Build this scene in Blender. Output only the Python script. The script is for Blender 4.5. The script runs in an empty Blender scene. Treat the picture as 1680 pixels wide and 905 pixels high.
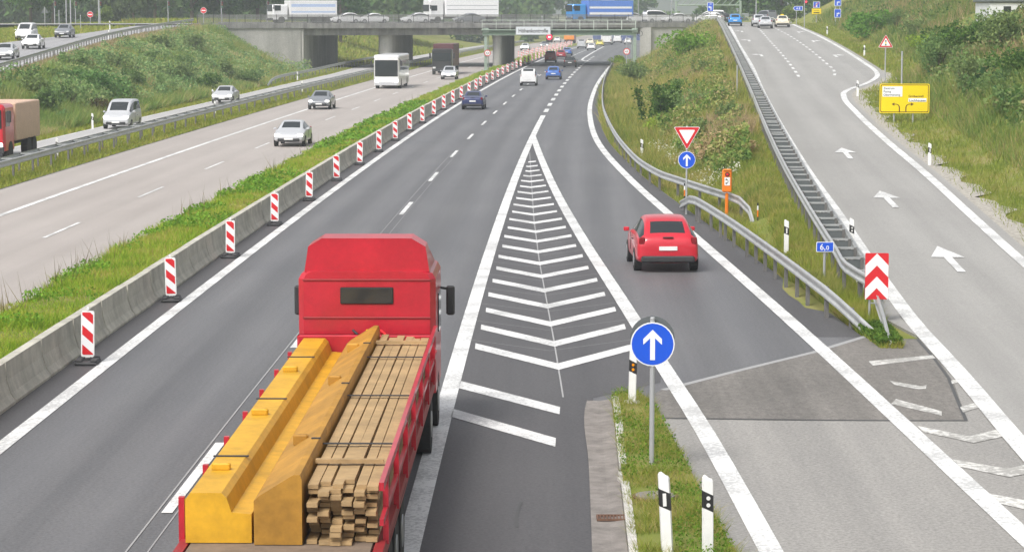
import bpy, math, random
import numpy as np
from mathutils import Vector, Matrix

SC = bpy.context.scene
COL = SC.collection
random.seed(7)
RNG = np.random.default_rng(11)

# ------------------------------------------------------------------ camera, sky, sun, exposure
CAM_H = 7.55
F = 3957.0
PITCH = math.radians(6.23)
cam_d = bpy.data.cameras.new("camera")
cam = bpy.data.objects.new("camera", cam_d)
COL.objects.link(cam)
cam.location = (0, 0, CAM_H)
cam.rotation_euler = (math.radians(90) - PITCH, 0, 0)
cam_d.sensor_width = 36.0
cam_d.lens = 36.0 * F / 1680.0
cam_d.clip_end = 6000
SC.camera = cam

world = bpy.data.worlds.new("World")
SC.world = world
world.use_nodes = True
wn = world.node_tree.nodes
wl = world.node_tree.links
sky = wn.new("ShaderNodeTexSky")
sky.sky_type = 'NISHITA'
sky.sun_disc = False
sky.sun_elevation = math.radians(52)
sky.sun_rotation = math.radians(215)
sky.air_density = 1.0
sky.dust_density = 4.0
sky.ozone_density = 1.0
hsv = wn.new("ShaderNodeHueSaturation")
hsv.inputs['Saturation'].default_value = 0.22
wl.new(sky.outputs['Color'], hsv.inputs['Color'])
bg = wn['Background']
wl.new(hsv.outputs['Color'], bg.inputs['Color'])
bg.inputs['Strength'].default_value = 0.132

sun_d = bpy.data.lights.new("sun", 'SUN')
sun_d.energy = 1.9
sun_d.angle = math.radians(20)
sun_d.color = (1.0, 0.965, 0.91)
sun = bpy.data.objects.new("sun", sun_d)
COL.objects.link(sun)
sun.rotation_euler = (math.radians(38), 0, math.radians(-35))

SC.view_settings.view_transform = 'Standard'
SC.view_settings.look = 'None'
SC.view_settings.gamma = 1.0
SC.view_settings.use_curve_mapping = False
SC.view_settings.exposure = 0.55
try:
    SC.cycles.volume_bounces = 1
    SC.cycles.max_bounces = 6
    SC.cycles.transparent_max_bounces = 8
except Exception:
    pass

# ------------------------------------------------------------------ geometry of the site
cp, sp = math.cos(PITCH), math.sin(PITCH)
def ray(u, v):
    a = (u - 840) / F; b = (452.5 - v) / F
    return a, cp + b * sp, -sp + b * cp
def at(u, v, z=0.0):
    a, dy, dz = ray(u, v); t = (z - CAM_H) / dz
    return (a * t, dy * t)
def atD(u, v, D):
    a, dy, dz = ray(u, v); t = D / dy
    return (a * t, D, CAM_H + dz * t)

class Crv:
    """smooth curve x(y) through knots"""
    def __init__(s, pts):
        pts = sorted(pts)
        s.y = np.array([p[0] for p in pts], float); s.x = np.array([p[1] for p in pts], float)
        d = np.diff(s.x) / np.diff(s.y)
        m = np.empty(len(s.x)); m[0] = d[0]; m[-1] = d[-1]
        h = np.diff(s.y)
        m[1:-1] = (d[:-1] * h[1:] + d[1:] * h[:-1]) / (h[1:] + h[:-1])
        s.m = m
    def __call__(s, y):
        y = np.asarray(y, float)
        i = np.clip(np.searchsorted(s.y, y) - 1, 0, len(s.y) - 2)
        h = s.y[i + 1] - s.y[i]; t = (y - s.y[i]) / h
        tc = np.clip(t, 0, 1); t2 = tc * tc; t3 = t2 * tc
        r = (2*t3 - 3*t2 + 1) * s.x[i] + (t3 - 2*t2 + tc) * h * s.m[i] + (-2*t3 + 3*t2) * s.x[i+1] + (t3 - t2) * h * s.m[i+1]
        r = r + np.where(t < 0, t * h * s.m[i], 0) + np.where(t > 1, (t - 1) * h * s.m[i + 1], 0)
        return r

_pc = [1.0849651784474547e-10, -1.308274700968922e-07, 0.00010942563773849514, 0.007377738430657087, -9.421955996593821]
def C(y):
    y = np.asarray(y, float); yc = np.clip(y, 15, 640)
    return np.polyval(_pc, yc) + (y - yc) * 0.095
def heading(y):           # dx/dy of the main carriageway
    return float(C(y + 2) - C(y - 2)) / 4.0

XR = Crv([(20, 7.75), (34.35, 7.42), (53.7, 6.99), (83.3, 6.13), (107, 5.44), (137, 5.02), (178, 5.74), (233, 7.92), (303, 11.6), (337, 13.6),
          (400, 18), (478, 22.6), (700, 43)])          # right edge line of the slip lane
GR = Crv([(20, 3.8), (33.4, 3.65), (44.3, 3.46), (51.3, 3.24), (59.7, 3.0), (80, 2.38), (100, 1.9), (125, 1.52), (149, 1.27)])
RL = Crv([(20, 8.0), (30, 8.4), (41.4, 8.9), (49.6, 9.38), (61, 9.94), (71.7, 10.56), (81.7, 11.19), (97.6, 12.11), (117, 13.4), (155.8, 16.2),
          (194, 19.2), (240, 22.5), (277.5, 25.3), (308.8, 27.6), (345, 30.2)])   # ramp, left line
RR = Crv([(20, 13.0), (45, 13.8), (70.2, 14.95), (81.7, 15.75), (96.3, 16.8), (119, 18.26), (137.6, 19.62), (152.5, 20.95), (157.9, 21.7),
          (161.5, 22.55), (168.4, 24.6), (179.5, 27.1), (189, 28.3), (199.7, 29.16), (232, 31.6), (271, 34.1), (301, 35.6), (345, 38.0)])
LG = Crv([(57, 8.3), (63, 8.78), (66.3, 8.96), (78.5, 9.65), (90.7, 10.4), (110, 11.74), (139.6, 13.95), (199.7, 18.4), (282.8, 24.4), (330, 27.8)])
UR = Crv([(150, -37.5), (187, -39.56), (202, -40.45), (221, -41.6), (258, -43.4), (283, -43.6), (301, -43.0), (330, -41.6)])   # upper left road, guardrail side
UL = Crv([(150, -53), (187, -53.4), (254, -53.2), (266, -52.1), (278, -50.9), (304, -49.6), (330, -48.5)])

def zr(y): return np.clip(0.0235 * (np.asarray(y, float) - 58), 0, 6.0)
def zl(y): return np.clip(6.0 - 0.0225 * (325 - np.asarray(y, float)), 0.5, 6.0)
def yb(x): return 320 + (np.asarray(x, float) + 40) * 0.43        # front face of the bridge
BW = 28.0                                                         # bridge width
def collR(y): return C(y) + np.interp(y, [150, 200, 300, 340], [-18.1, -18.1, -18.8, -20.2])
def collL(y): return collR(y) - 3.4
AL, AR = -28.0, 18.2                                              # inner faces of the abutments at their front
def absh(y): return np.clip((np.asarray(y, float) - 325) * 0.06, 0, 3)

def terrain(x, y):
    x = np.asarray(x, float); y = np.asarray(y, float)
    x, y = np.broadcast_arrays(x, y)
    z = np.zeros(x.shape)
    # left side bank
    top = zl(y); xe = UR(y) + 1.0
    xt = np.interp(y, [150, 220, 316, 330, 420, 600], [0, 0, 0, 0, 0, 0]) + np.minimum(collL(y) - 1.3, -0.0) 
    xt = np.where(y > 290, np.minimum(xt, -27.0 - (y - 290) * 0.05), xt)
    back = y > yb(x) + BW
    xe = np.where(back, C(y) - 46, xe); top = np.where(back, np.interp(y, [360, 460, 600], [6.0, 5.0, 2.5]), top)
    xt = np.where(back, C(y) - 26, xt)
    t = np.clip((xt - x) / np.maximum(xt - xe, 0.5), 0, 1)
    t = t * t * (3 - 2 * t) * 0.5 + t * 0.5
    zL = top * t
    # right side bank
    xr = np.where(y < 345, XR(np.minimum(y, 345)) + 2.6, XR(y) + 5)
    xg = LG(np.minimum(y, 345)) - 0.9
    zt = zr(y)
    xr = np.minimum(xr, xg - 0.4)
    t2 = np.clip((x - xr) / np.maximum(xg - xr, 0.5), 0, 1)
    t2 = t2 * t2 * (3 - 2 * t2) * 0.6 + t2 * 0.4
    zR = zt * t2
    xh = RR(np.minimum(y, 345)) + 3.0
    hill = np.maximum(x - xh, 0) * 0.52
    cap = np.interp(y, [40, 90, 150, 260], [4.5, 7.5, 10.5, 11.5])
    hill = np.where(hill > cap, cap + np.minimum(hill - cap, 4) * 0.08, hill)
    zR = zR + np.where(y > yb(x) + BW, hill * 0.3, hill)
    zR = np.where(y > yb(x) + BW, np.minimum(np.maximum(x - XR(y) - 6, 0) * 0.3, 5.5), zR)
    z = np.where(x < C(y) - 16, zL, np.where(x > 4, zR, 0))
    # level plot of the white building on the right hill
    z = np.where((x > 37.5) & (x < 49) & (y > 195) & (y < 213), np.minimum(z, 6.6), z)
    # behind the abutments, under the cross road
    inb = (y >= yb(x) + 2.4) & (y <= yb(x) + BW)
    solid = (x < AL - 0.6 + absh(y)) | (x > AR + 0.6 + absh(y))
    hillb = np.maximum(x - 44, 0) * 0.3
    z = np.where(inb, np.where(solid, 5.95 + np.minimum(hillb, 4), 0.0), z)
    return z

def ground(u, v):
    lo, hi = 18.0, 800.0
    for _ in range(50):
        m = 0.5 * (lo + hi); p = atD(u, v, m)
        if p[2] > float(terrain(p[0], m)): lo = m
        else: hi = m
    p = atD(u, v, lo)
    return (p[0], lo, float(terrain(p[0], lo)))
def gramp(u, v):
    lo, hi = 18.0, 600.0
    for _ in range(50):
        m = 0.5 * (lo + hi); p = atD(u, v, m)
        if p[2] > float(zr(m)): lo = m
        else: hi = m
    return atD(u, v, lo)

# ------------------------------------------------------------------ helpers
def tag(o, label=None, cat=None, group=None, kind=None):
    if label: o['label'] = label
    if cat: o['category'] = cat
    if group: o['group'] = group
    if kind: o['kind'] = kind
    return o
def thing(name, label, cat, loc=(0, 0, 0), rz=0.0, group=None):
    o = bpy.data.objects.new(name, None); COL.objects.link(o)
    o.empty_display_size = 0.2
    o.location = loc; o.rotation_euler = (0, 0, rz)
    return tag(o, label, cat, group)
def copy_tree(o, parent=None):
    c = o.copy(); COL.objects.link(c)
    if parent: c.parent = parent
    for ch in list(o.children): copy_tree(ch, c)
    return c

class MB:
    def __init__(s): s.v = []; s.f = []; s.m = []; s.uv = None
    def add(s, verts, faces, mi=0):
        b = len(s.v); s.v.extend([tuple(p) for p in verts])
        for f in faces: s.f.append(tuple(i + b for i in f)); s.m.append(mi)
        return s
    def box(s, c, d, mi=0, rz=0.0, taper=1.0, rx=0.0):
        hx, hy, hz = d[0] / 2, d[1] / 2, d[2] / 2
        vs = []
        for sz in (-1, 1):
            k = taper if sz > 0 else 1.0
            for sx, sy in ((-1, -1), (1, -1), (1, 1), (-1, 1)):
                vs.append(Vector((sx * hx * k, sy * hy * k, sz * hz)))
        M = Matrix.Translation(c) @ Matrix.Rotation(rz, 4, 'Z') @ Matrix.Rotation(rx, 4, 'X')
        vs = [M @ v for v in vs]
        return s.add(vs, [(3, 2, 1, 0), (4, 5, 6, 7), (0, 1, 5, 4), (1, 2, 6, 5), (2, 3, 7, 6), (3, 0, 4, 7)], mi)
    def rbox(s, c, d, r=0.03, mi=0):
        # box with chamfered vertical and top edges
        hx, hy, hz = d[0] / 2, d[1] / 2, d[2] / 2
        def ring(k, z):
            a, b = hx - k, hy - k; q = r
            return [(c[0] + x, c[1] + y, c[2] + z) for x, y in ((-a + q, -b), (a - q, -b), (a, -b + q), (a, b - q), (a - q, b), (-a + q, b), (-a, b - q), (-a, -b + q))]
        rs = [ring(r, -hz), ring(0, -hz + r), ring(0, hz - r), ring(r, hz)]
        return s.loft(rs, mi)
    def loft(s, rings, mi=0, closed=True, caps=True):
        n = len(rings[0]); vs = [p for r in rings for p in r]; fs = []
        for i in range(len(rings) - 1):
            for j in range(n if closed else n - 1):
                k = (j + 1) % n
                fs.append((i * n + j, i * n + k, (i + 1) * n + k, (i + 1) * n + j))
        if caps and closed:
            fs.append(tuple(range(n - 1, -1, -1))); fs.append(tuple((len(rings) - 1) * n + j for j in range(n)))
        return s.add(vs, fs, mi)
    def tube(s, p0, p1, r0, r1=None, n=8, mi=0):
        r1 = r0 if r1 is None else r1
        p0 = Vector(p0); p1 = Vector(p1); d = (p1 - p0).normalized()
        a = d.orthogonal().normalized(); b = d.cross(a)
        rg = []
        for p, r in ((p0, r0), (p1, r1)):
            rg.append([p + (a * math.cos(2 * math.pi * k / n) + b * math.sin(2 * math.pi * k / n)) * r for k in range(n)])
        return s.loft(rg, mi)
    def plate(s, pts, y0, y1, mi=0):
        # polygon in x,z with thickness in y (y0 is the side towards the viewer)
        n = len(pts)
        vs = [(x, y0, z) for x, z in pts] + [(x, y1, z) for x, z in pts]
        fs = [tuple(range(n)), tuple(range(2 * n - 1, n - 1, -1))]
        for i in range(n):
            j = (i + 1) % n; fs.append((i, n + i, n + j, j))
        return s.add(vs, fs, mi)
    def sphere(s, c, r, mi=0, n=10, m=6):
        rx, ry, rz = (r, r, r) if not hasattr(r, '__len__') else r
        rings = []
        for i in range(1, m):
            t = math.pi * i / m - math.pi / 2
            rings.append([(c[0] + rx * math.cos(t) * math.cos(2 * math.pi * k / n), c[1] + ry * math.cos(t) * math.sin(2 * math.pi * k / n), c[2] + rz * math.sin(t)) for k in range(n)])
        return s.loft(rings, mi)
    def build(s, name, mats, parent=None, smooth=False, loc=None):
        me = bpy.data.meshes.new(name)
        me.from_pydata(s.v, [], s.f)
        if not isinstance(mats, (list, tuple)): mats = [mats]
        for m in mats: me.materials.append(m)
        if len(mats) > 1: me.polygons.foreach_set('material_index', s.m)
        if smooth: me.polygons.foreach_set('use_smooth', [True] * len(s.f))
        if s.uv is not None:
            ul = me.uv_layers.new(name='road')
            li = np.empty(len(me.loops), np.int32); me.loops.foreach_get('vertex_index', li)
            ul.data.foreach_set('uv', np.asarray(s.uv, np.float32)[li].ravel())
        me.update()
        o = bpy.data.objects.new(name, me); COL.objects.link(o)
        if parent: o.parent = parent
        if loc: o.location = loc
        return o

def disc(cx, cz, r, n=28): return [(cx + r * math.cos(2 * math.pi * k / n), cz + r * math.sin(2 * math.pi * k / n)) for k in range(n)]
def rrect(cx, cz, w, h, r, n=4):
    o = []
    for sx, sz, a0 in ((1, 1, 0), (-1, 1, 90), (-1, -1, 180), (1, -1, 270)):
        for k in range(n + 1):
            a = math.radians(a0 + 90 * k / n)
            o.append((cx + sx * (w / 2 - r) + r * math.cos(a), cz + sz * (h / 2 - r) + r * math.sin(a)))
    return o
_tc = {}
def text_on(mb, s, x, z, h, y, mi, align='CENTER', w=None, bold=0.012):
    """lettering in the x,z plane, facing -y, cap height h, added to mb"""
    cu = bpy.data.curves.new('t', 'FONT'); cu.body = s; cu.size = h / 0.70; cu.align_x = align; cu.offset = bold * cu.size
    ob = bpy.data.objects.new('t', cu); COL.objects.link(ob)
    dg = bpy.context.evaluated_depsgraph_get(); me = bpy.data.meshes.new_from_object(ob.evaluated_get(dg))
    vs = [tuple(v.co) for v in me.vertices]; fs = [tuple(p.vertices) for p in me.polygons]
    bpy.data.objects.remove(ob); bpy.data.curves.remove(cu); bpy.data.meshes.remove(me)
    k = 1.0
    if w and vs:
        ww = max(v[0] for v in vs) - min(v[0] for v in vs); k = w / ww
    mb.add([(x + v[0] * k, y, z + v[1] - h * 0.5) for v in vs], fs, mi)

# ------------------------------------------------------------------ materials
def newmat(name):
    m = bpy.data.materials.new(name); m.use_nodes = True
    nt = m.node_tree; return m, nt, nt.nodes, nt.links, nt.nodes['Principled BSDF']
def lin(r, g, b):
    f = lambda c: c / 12.92 if c <= 0.04045 else ((c + 0.055) / 1.055) ** 2.4
    return (f(r / 255), f(g / 255), f(b / 255), 1)
_mc = {}
def paint(name, col, rough=0.5, metal=0.0, coat=0.0, var=0.12, scale=3.0, emit=None, es=0.0):
    """plain coating with slight procedural dirt"""
    if name in _mc: return _mc[name]
    m, nt, N, L, b = newmat(name)
    tc = N.new('ShaderNodeTexCoord'); no = N.new('ShaderNodeTexNoise'); no.inputs['Scale'].default_value = scale; no.inputs['Detail'].default_value = 5
    L.new(tc.outputs['Object'], no.inputs['Vector'])
    mr = N.new('ShaderNodeMapRange'); mr.inputs['From Min'].default_value = 0.3; mr.inputs['From Max'].default_value = 0.7
    mr.inputs['To Min'].default_value = 1 - var; mr.inputs['To Max'].default_value = 1 + var * 0.4
    n2 = N.new('ShaderNodeTexNoise'); n2.inputs['Scale'].default_value = scale * 6; n2.inputs['Detail'].default_value = 6; n2.inputs['Roughness'].default_value = .7
    L.new(tc.outputs['Object'], n2.inputs['Vector'])
    av = N.new('ShaderNodeMix'); av.data_type = 'FLOAT'; av.inputs[0].default_value = .4; L.new(no.outputs['Fac'], av.inputs[2]); L.new(n2.outputs['Fac'], av.inputs[3])
    L.new(av.outputs[0], mr.inputs['Value'])
    mx = N.new('ShaderNodeMix'); mx.data_type = 'RGBA'; mx.blend_type = 'MULTIPLY'; mx.inputs[0].default_value = 1.0
    mx.inputs[6].default_value = (col[0], col[1], col[2], 1)
    L.new(mr.outputs['Result'], mx.inputs[7]); L.new(mx.outputs[2], b.inputs['Base Color'])
    b.inputs['Roughness'].default_value = rough; b.inputs['Metallic'].default_value = metal
    if coat: b.inputs['Coat Weight'].default_value = coat; b.inputs['Coat Roughness'].default_value = 0.08
    if emit: b.inputs['Emission Color'].default_value = (*emit, 1); b.inputs['Emission Strength'].default_value = es
    _mc[name] = m; return m

def ramp_node(N, stops):
    r = N.new('ShaderNodeValToRGB'); e = r.color_ramp.elements
    while len(e) < len(stops): e.new(0.5)
    for i, (p, c) in enumerate(stops):
        e[i].position = p; e[i].color = (c[0], c[1], c[2], 1)
    return r

def asphalt(name, c0, c1, speck=0.25, sscale=28.0, track=0.12, rough=0.62, patch=0.15, lane0=0.0, seams=0.0):
    m, nt, N, L, b = newmat(name)
    geo = N.new('ShaderNodeNewGeometry'); uv = N.new('ShaderNodeUVMap'); uv.uv_map = 'road'
    def noise(vec, sc, det=4, rgh=0.6):
        n = N.new('ShaderNodeTexNoise'); n.inputs['Scale'].default_value = sc; n.inputs['Detail'].default_value = det; n.inputs['Roughness'].default_value = rgh
        L.new(vec, n.inputs['Vector']); return n.outputs['Fac']
    def mapping(vec, sc):
        mp = N.new('ShaderNodeMapping'); mp.inputs['Scale'].default_value = sc; L.new(vec, mp.inputs['Vector']); return mp.outputs['Vector']
    def math_(op, a, bb):
        n = N.new('ShaderNodeMath'); n.operation = op
        for i, q in enumerate((a, bb)):
            if isinstance(q, (int, float)): n.inputs[i].default_value = q
            else: L.new(q, n.inputs[i])
        return n.outputs[0]
    big = noise(mapping(geo.outputs['Position'], (0.25, 0.10, 1)), 1.0, 5)
    fine = noise(geo.outputs['Position'], sscale, 3, 0.75)
    fine2 = noise(mapping(geo.outputs['Position'], (1, 0.6, 1)), sscale * 0.33, 4, 0.75)
    str_ = noise(mapping(uv.outputs['UV'], (1.5, 0.035, 1)), 1.0, 4)
    str2 = noise(mapping(uv.outputs['UV'], (9, 0.05, 1)), 1.0, 3)
    base = ramp_node(N, [(0.32, c0), (0.68, c1)])
    s = math_('ADD', math_('MULTIPLY', big, 0.5), math_('MULTIPLY', str_, 0.5))
    L.new(s, base.inputs['Fac'])
    # value multiplier
    k = math_('ADD', 1.0, math_('MULTIPLY', math_('SUBTRACT', fine, 0.5), speck * 2.6))
    k = math_('ADD', k, math_('MULTIPLY', math_('SUBTRACT', fine2, 0.5), patch * 2))
    k = math_('ADD', k, math_('MULTIPLY', math_('SUBTRACT', str2, 0.5), track * 0.8))
    # wheel tracks: two darker bands a lane
    sx = N.new('ShaderNodeSeparateXYZ'); L.new(uv.outputs['UV'], sx.inputs[0])
    ph = math_('MULTIPLY', math_('SUBTRACT', sx.outputs[0], lane0), 2 * math.pi / 1.875)
    k = math_('ADD', k, math_('MULTIPLY', math_('COSINE', ph, 0), track * 0.45))
    if seams:
        fr = math_('FRACT', math_('MULTIPLY', sx.outputs[1], 1 / 5.0), 0)
        j = math_('LESS_THAN', fr, 0.012)
        k = math_('SUBTRACT', k, math_('MULTIPLY', j, seams))
    mx = N.new('ShaderNodeMix'); mx.data_type = 'RGBA'; mx.blend_type = 'MULTIPLY'; mx.inputs[0].default_value = 1
    L.new(base.outputs['Color'], mx.inputs[6]); L.new(k, mx.inputs[7]); L.new(mx.outputs[2], b.inputs['Base Color'])
    b.inputs['Roughness'].default_value = rough
    bp = N.new('ShaderNodeBump'); bp.inputs['Strength'].default_value = 0.25; bp.inputs['Distance'].default_value = 0.01
    L.new(fine, bp.inputs['Height']); L.new(bp.outputs['Normal'], b.inputs['Normal'])
    return m

def marking(name, col, under, wear=0.45, scale=14, thr=0.62):
    m, nt, N, L, b = newmat(name)
    geo = N.new('ShaderNodeNewGeometry')
    n1 = N.new('ShaderNodeTexNoise'); n1.inputs['Scale'].default_value = scale; n1.inputs['Detail'].default_value = 6; n1.inputs['Roughness'].default_value = 0.7
    n2 = N.new('ShaderNodeTexNoise'); n2.inputs['Scale'].default_value = 0.7; n2.inputs['Detail'].default_value = 3
    L.new(geo.outputs['Position'], n1.inputs['Vector']); L.new(geo.outputs['Position'], n2.inputs['Vector'])
    a = N.new('ShaderNodeMath'); a.operation = 'MULTIPLY_ADD'; a.inputs[1].default_value = 0.55; L.new(n2.outputs['Fac'], a.inputs[0])
    L.new(n1.outputs['Fac'], a.inputs[2])
    r = ramp_node(N, [(thr + 0.10, (0, 0, 0)), (thr + 0.22, (1, 1, 1))]); L.new(a.outputs[0], r.inputs['Fac'])
    mx = N.new('ShaderNodeMix'); mx.data_type = 'RGBA'; mx.inputs[6].default_value = (*col, 1); mx.inputs[7].default_value = (*under, 1)
    k = N.new('ShaderNodeMath'); k.operation = 'MULTIPLY'; k.inputs[1].default_value = wear; L.new(r.outputs['Color'], k.inputs[0])
    L.new(k.outputs[0], mx.inputs[0])
    m2 = N.new('ShaderNodeMix'); m2.data_type = 'RGBA'; m2.blend_type = 'MULTIPLY'; m2.inputs[0].default_value = 0.5
    L.new(mx.outputs[2], m2.inputs[6]); 
    r2 = ramp_node(N, [(0.3, (0.72, 0.72, 0.70)), (0.6, (1, 1, 1))]); L.new(n1.outputs['Fac'], r2.inputs['Fac']); L.new(r2.outputs['Color'], m2.inputs[7])
    L.new(m2.outputs[2], b.inputs['Base Color']); b.inputs['Roughness'].default_value = 0.55
    return m

GAIN = {'grass': 1.3, 'weeds': 1.5, 'bank': 1.5, 'brush': 1.5, 'tree': 1.25, 'far': 1.3, 'ground': 1.3, 'leaf': 1.4, 'verge': 1.35}
def veg(name, cols, pscale=0.35, rmix=0.35, transl=0.35, gscale=1.4):
    """foliage: colour varies in patches over the ground and from blade to blade"""
    m, nt, N, L, b = newmat(name)
    gn = GAIN.get(name.split('_')[0], 1.3); cols = [(c[0] * gn * 1.04, c[1] * gn, c[2] * gn * .92) for c in cols]
    geo = N.new('ShaderNodeNewGeometry'); at_ = N.new('ShaderNodeAttribute'); at_.attribute_name = 'rnd'
    n1 = N.new('ShaderNodeTexNoise'); n1.inputs['Scale'].default_value = pscale; n1.inputs['Detail'].default_value = 5; n1.inputs['Roughness'].default_value = 0.65
    L.new(geo.outputs['Position'], n1.inputs['Vector'])
    def M_(op, a, c, d=None):
        n = N.new('ShaderNodeMath'); n.operation = op
        for i, q in enumerate((a, c, d)):
            if q is None: continue
            if isinstance(q, (int, float)): n.inputs[i].default_value = q
            else: L.new(q, n.inputs[i])
        return n.outputs[0]
    s = M_('MULTIPLY_ADD', M_('SUBTRACT', n1.outputs['Fac'], 0.5), gscale, 0.5)
    s = M_('ADD', s, M_('MULTIPLY', M_('SUBTRACT', at_.outputs['Fac'], 0.5), rmix))
    n = len(cols)
    r = ramp_node(N, [((i + 0.5) / n, c) for i, c in enumerate(cols)]); L.new(s, r.inputs['Fac'])
    d = N.new('ShaderNodeBsdfDiffuse'); t = N.new('ShaderNodeBsdfTranslucent'); mix = N.new('ShaderNodeMixShader'); mix.inputs[0].default_value = transl
    L.new(r.outputs['Color'], d.inputs['Color']); L.new(r.outputs['Color'], t.inputs['Color'])
    L.new(d.outputs[0], mix.inputs[1]); L.new(t.outputs[0], mix.inputs[2])
    L.new(mix.outputs[0], N['Material Output'].inputs['Surface'])
    return m

def concrete(name, c, var=0.25, scale=1.2, streak=0.35, lichen=None):
    m, nt, N, L, b = newmat(name)
    geo = N.new('ShaderNodeNewGeometry')
    def noise(sc3, sc, det=6):
        mp = N.new('ShaderNodeMapping'); mp.inputs['Scale'].default_value = sc3; L.new(geo.outputs['Position'], mp.inputs['Vector'])
        n = N.new('ShaderNodeTexNoise'); n.inputs['Scale'].default_value = sc; n.inputs['Detail'].default_value = det; n.inputs['Roughness'].default_value = 0.65
        L.new(mp.outputs['Vector'], n.inputs['Vector']); return n.outputs['Fac']
    a = noise((1, 1, 1), scale); s = noise((1, 1, 0.12), scale * 2.2); f = noise((1, 1, 1), scale * 22, 3)
    r = ramp_node(N, [(0.3, tuple(x * (1 - var) for x in c)), (0.7, tuple(min(1, x * (1 + var * 0.5)) for x in c))]); L.new(a, r.inputs['Fac'])
    r2 = ramp_node(N, [(0.3, (1 - streak,) * 3), (0.62, (1, 1, 1))]); L.new(s, r2.inputs['Fac'])
    m1 = N.new('ShaderNodeMix'); m1.data_type = 'RGBA'; m1.blend_type = 'MULTIPLY'; m1.inputs[0].default_value = 1
    L.new(r.outputs['Color'], m1.inputs[6]); L.new(r2.outputs['Color'], m1.inputs[7])
    r3 = ramp_node(N, [(0.3, (0.86, 0.86, 0.86)), (0.7, (1.05, 1.05, 1.05))]); L.new(f, r3.inputs['Fac'])
    m2 = N.new('ShaderNodeMix'); m2.data_type = 'RGBA'; m2.blend_type = 'MULTIPLY'; m2.inputs[0].default_value = 1
    L.new(m1.outputs[2], m2.inputs[6]); L.new(r3.outputs['Color'], m2.inputs[7])
    L.new(m2.outputs[2], b.inputs['Base Color']); b.inputs['Roughness'].default_value = 0.85
    bp = N.new('ShaderNodeBump'); bp.inputs['Strength'].default_value = 0.3; bp.inputs['Distance'].default_value = 0.01
    L.new(f, bp.inputs['Height']); L.new(bp.outputs['Normal'], b.inputs['Normal'])
    return m

M_MAIN = asphalt('asphalt_new', (0.098, 0.098, 0.104), (0.142, 0.14, 0.143), 0.6, 17, 0.26, 0.55, 0.10, lane0=0.94)
M_DARK = asphalt('asphalt_untravelled', (0.062, 0.060, 0.063), (0.092, 0.089, 0.091), 0.6, 17, 0.05, 0.6, 0.16)
M_SLIP = asphalt('asphalt_old_light', (0.225, 0.218, 0.207), (0.31, 0.297, 0.278), 0.6, 16, 0.05, 0.7, 0.14)
M_RAMP = asphalt('asphalt_ramp', (0.262, 0.254, 0.242), (0.325, 0.317, 0.302), 0.34, 16, 0.10, 0.68, 0.08)
M_PATCH = asphalt('asphalt_patch', (0.105, 0.098, 0.09), (0.215, 0.20, 0.182), 0.6, 20, 0.03, 0.75, 0.6)
M_CONC = asphalt('concrete_lane', (0.318, 0.283, 0.26), (0.385, 0.348, 0.323), 0.12, 24, 0.07, 0.6, 0.07, lane0=0.5, seams=0.10)
M_COLL = asphalt('concrete_side_lane', (0.38, 0.37, 0.365), (0.45, 0.44, 0.43), 0.08, 24, 0.06, 0.6, 0.07)
M_UPR = asphalt('asphalt_upper', (0.27, 0.265, 0.27), (0.34, 0.335, 0.34), 0.1, 24, 0.08, 0.6, 0.08)
M_WHITE = marking('road_white', (0.80, 0.80, 0.79), (0.25, 0.25, 0.25), 0.6, 13, 0.632)
M_WORN = marking('road_white_worn', (0.72, 0.71, 0.68), (0.28, 0.27, 0.25), 0.85, 7, 0.60)
M_SEAM = paint('pale_seam', (0.33, 0.33, 0.33), 0.8)
M_DKSEAM = paint('tar_seam', (0.07, 0.07, 0.07), 0.6)
M_BARR = concrete('barrier_concrete', (0.54, 0.515, 0.44), 0.28, 1.3, 0.26)
M_BRID = concrete('bridge_concrete', (0.44, 0.43, 0.41), 0.2, 0.25, 0.3)
M_FASC = concrete('fascia_concrete', (0.30, 0.295, 0.285), 0.35, 0.6, 0.5)
M_GUTT = concrete('gutter_concrete', (0.27, 0.245, 0.225), 0.35, 2.2, 0.25)
M_KERB = concrete('kerb_stone', (0.62, 0.60, 0.57), 0.25, 4, 0.2)
M_GRAV = concrete('gravel', (0.45, 0.42, 0.37), 0.5, 6, 0.2)
M_GALV = paint('galvanised_steel', (0.46, 0.47, 0.47), 0.45, 0.35, var=0.25, scale=2.0)
M_POST = paint('post_steel', (0.17, 0.165, 0.16), 0.6, 0.2, var=0.3)
M_POLE = paint('pole_grey', (0.40, 0.41, 0.42), 0.5, 0.2, var=0.1)
M_WP = paint('white_plastic', (0.80, 0.80, 0.79), 0.45, var=0.10, scale=6)
M_BP = paint('black_plastic', (0.018, 0.018, 0.02), 0.5)
M_RUB = paint('rubber_foot', (0.05, 0.05, 0.053), 0.75, var=0.4, scale=9)
M_RED = paint('sign_red', (0.62, 0.012, 0.02), 0.4, var=0.06)
M_SW = paint('sign_white', (0.80, 0.81, 0.82), 0.4, var=0.05)
M_BLUE = paint('sign_blue', (0.006, 0.085, 0.62), 0.4, var=0.06)
M_YEL = paint('sign_yellow', (0.80, 0.60, 0.0), 0.4, var=0.06)
M_BLK = paint('sign_black', (0.015, 0.013, 0.012), 0.5)
M_BROWN = paint('sign_brown_black', (0.10, 0.03, 0.01), 0.5)
M_SBACK = paint('sign_back', (0.14, 0.155, 0.16), 0.5, 0.3)
M_ORG = paint('phone_orange', (0.80, 0.20, 0.01), 0.4, var=0.08)
M_AMB = paint('amber_reflector', (0.85, 0.30, 0.0), 0.2)
M_REFL = paint('white_reflector', (0.75, 0.75, 0.74), 0.2)
M_GGRN = paint('gantry_green', (0.30, 0.37, 0.31), 0.5, 0.1, var=0.2)
M_GDK = paint('gantry_dark_green', (0.13, 0.19, 0.135), 0.55, 0.1, var=0.2)
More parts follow.
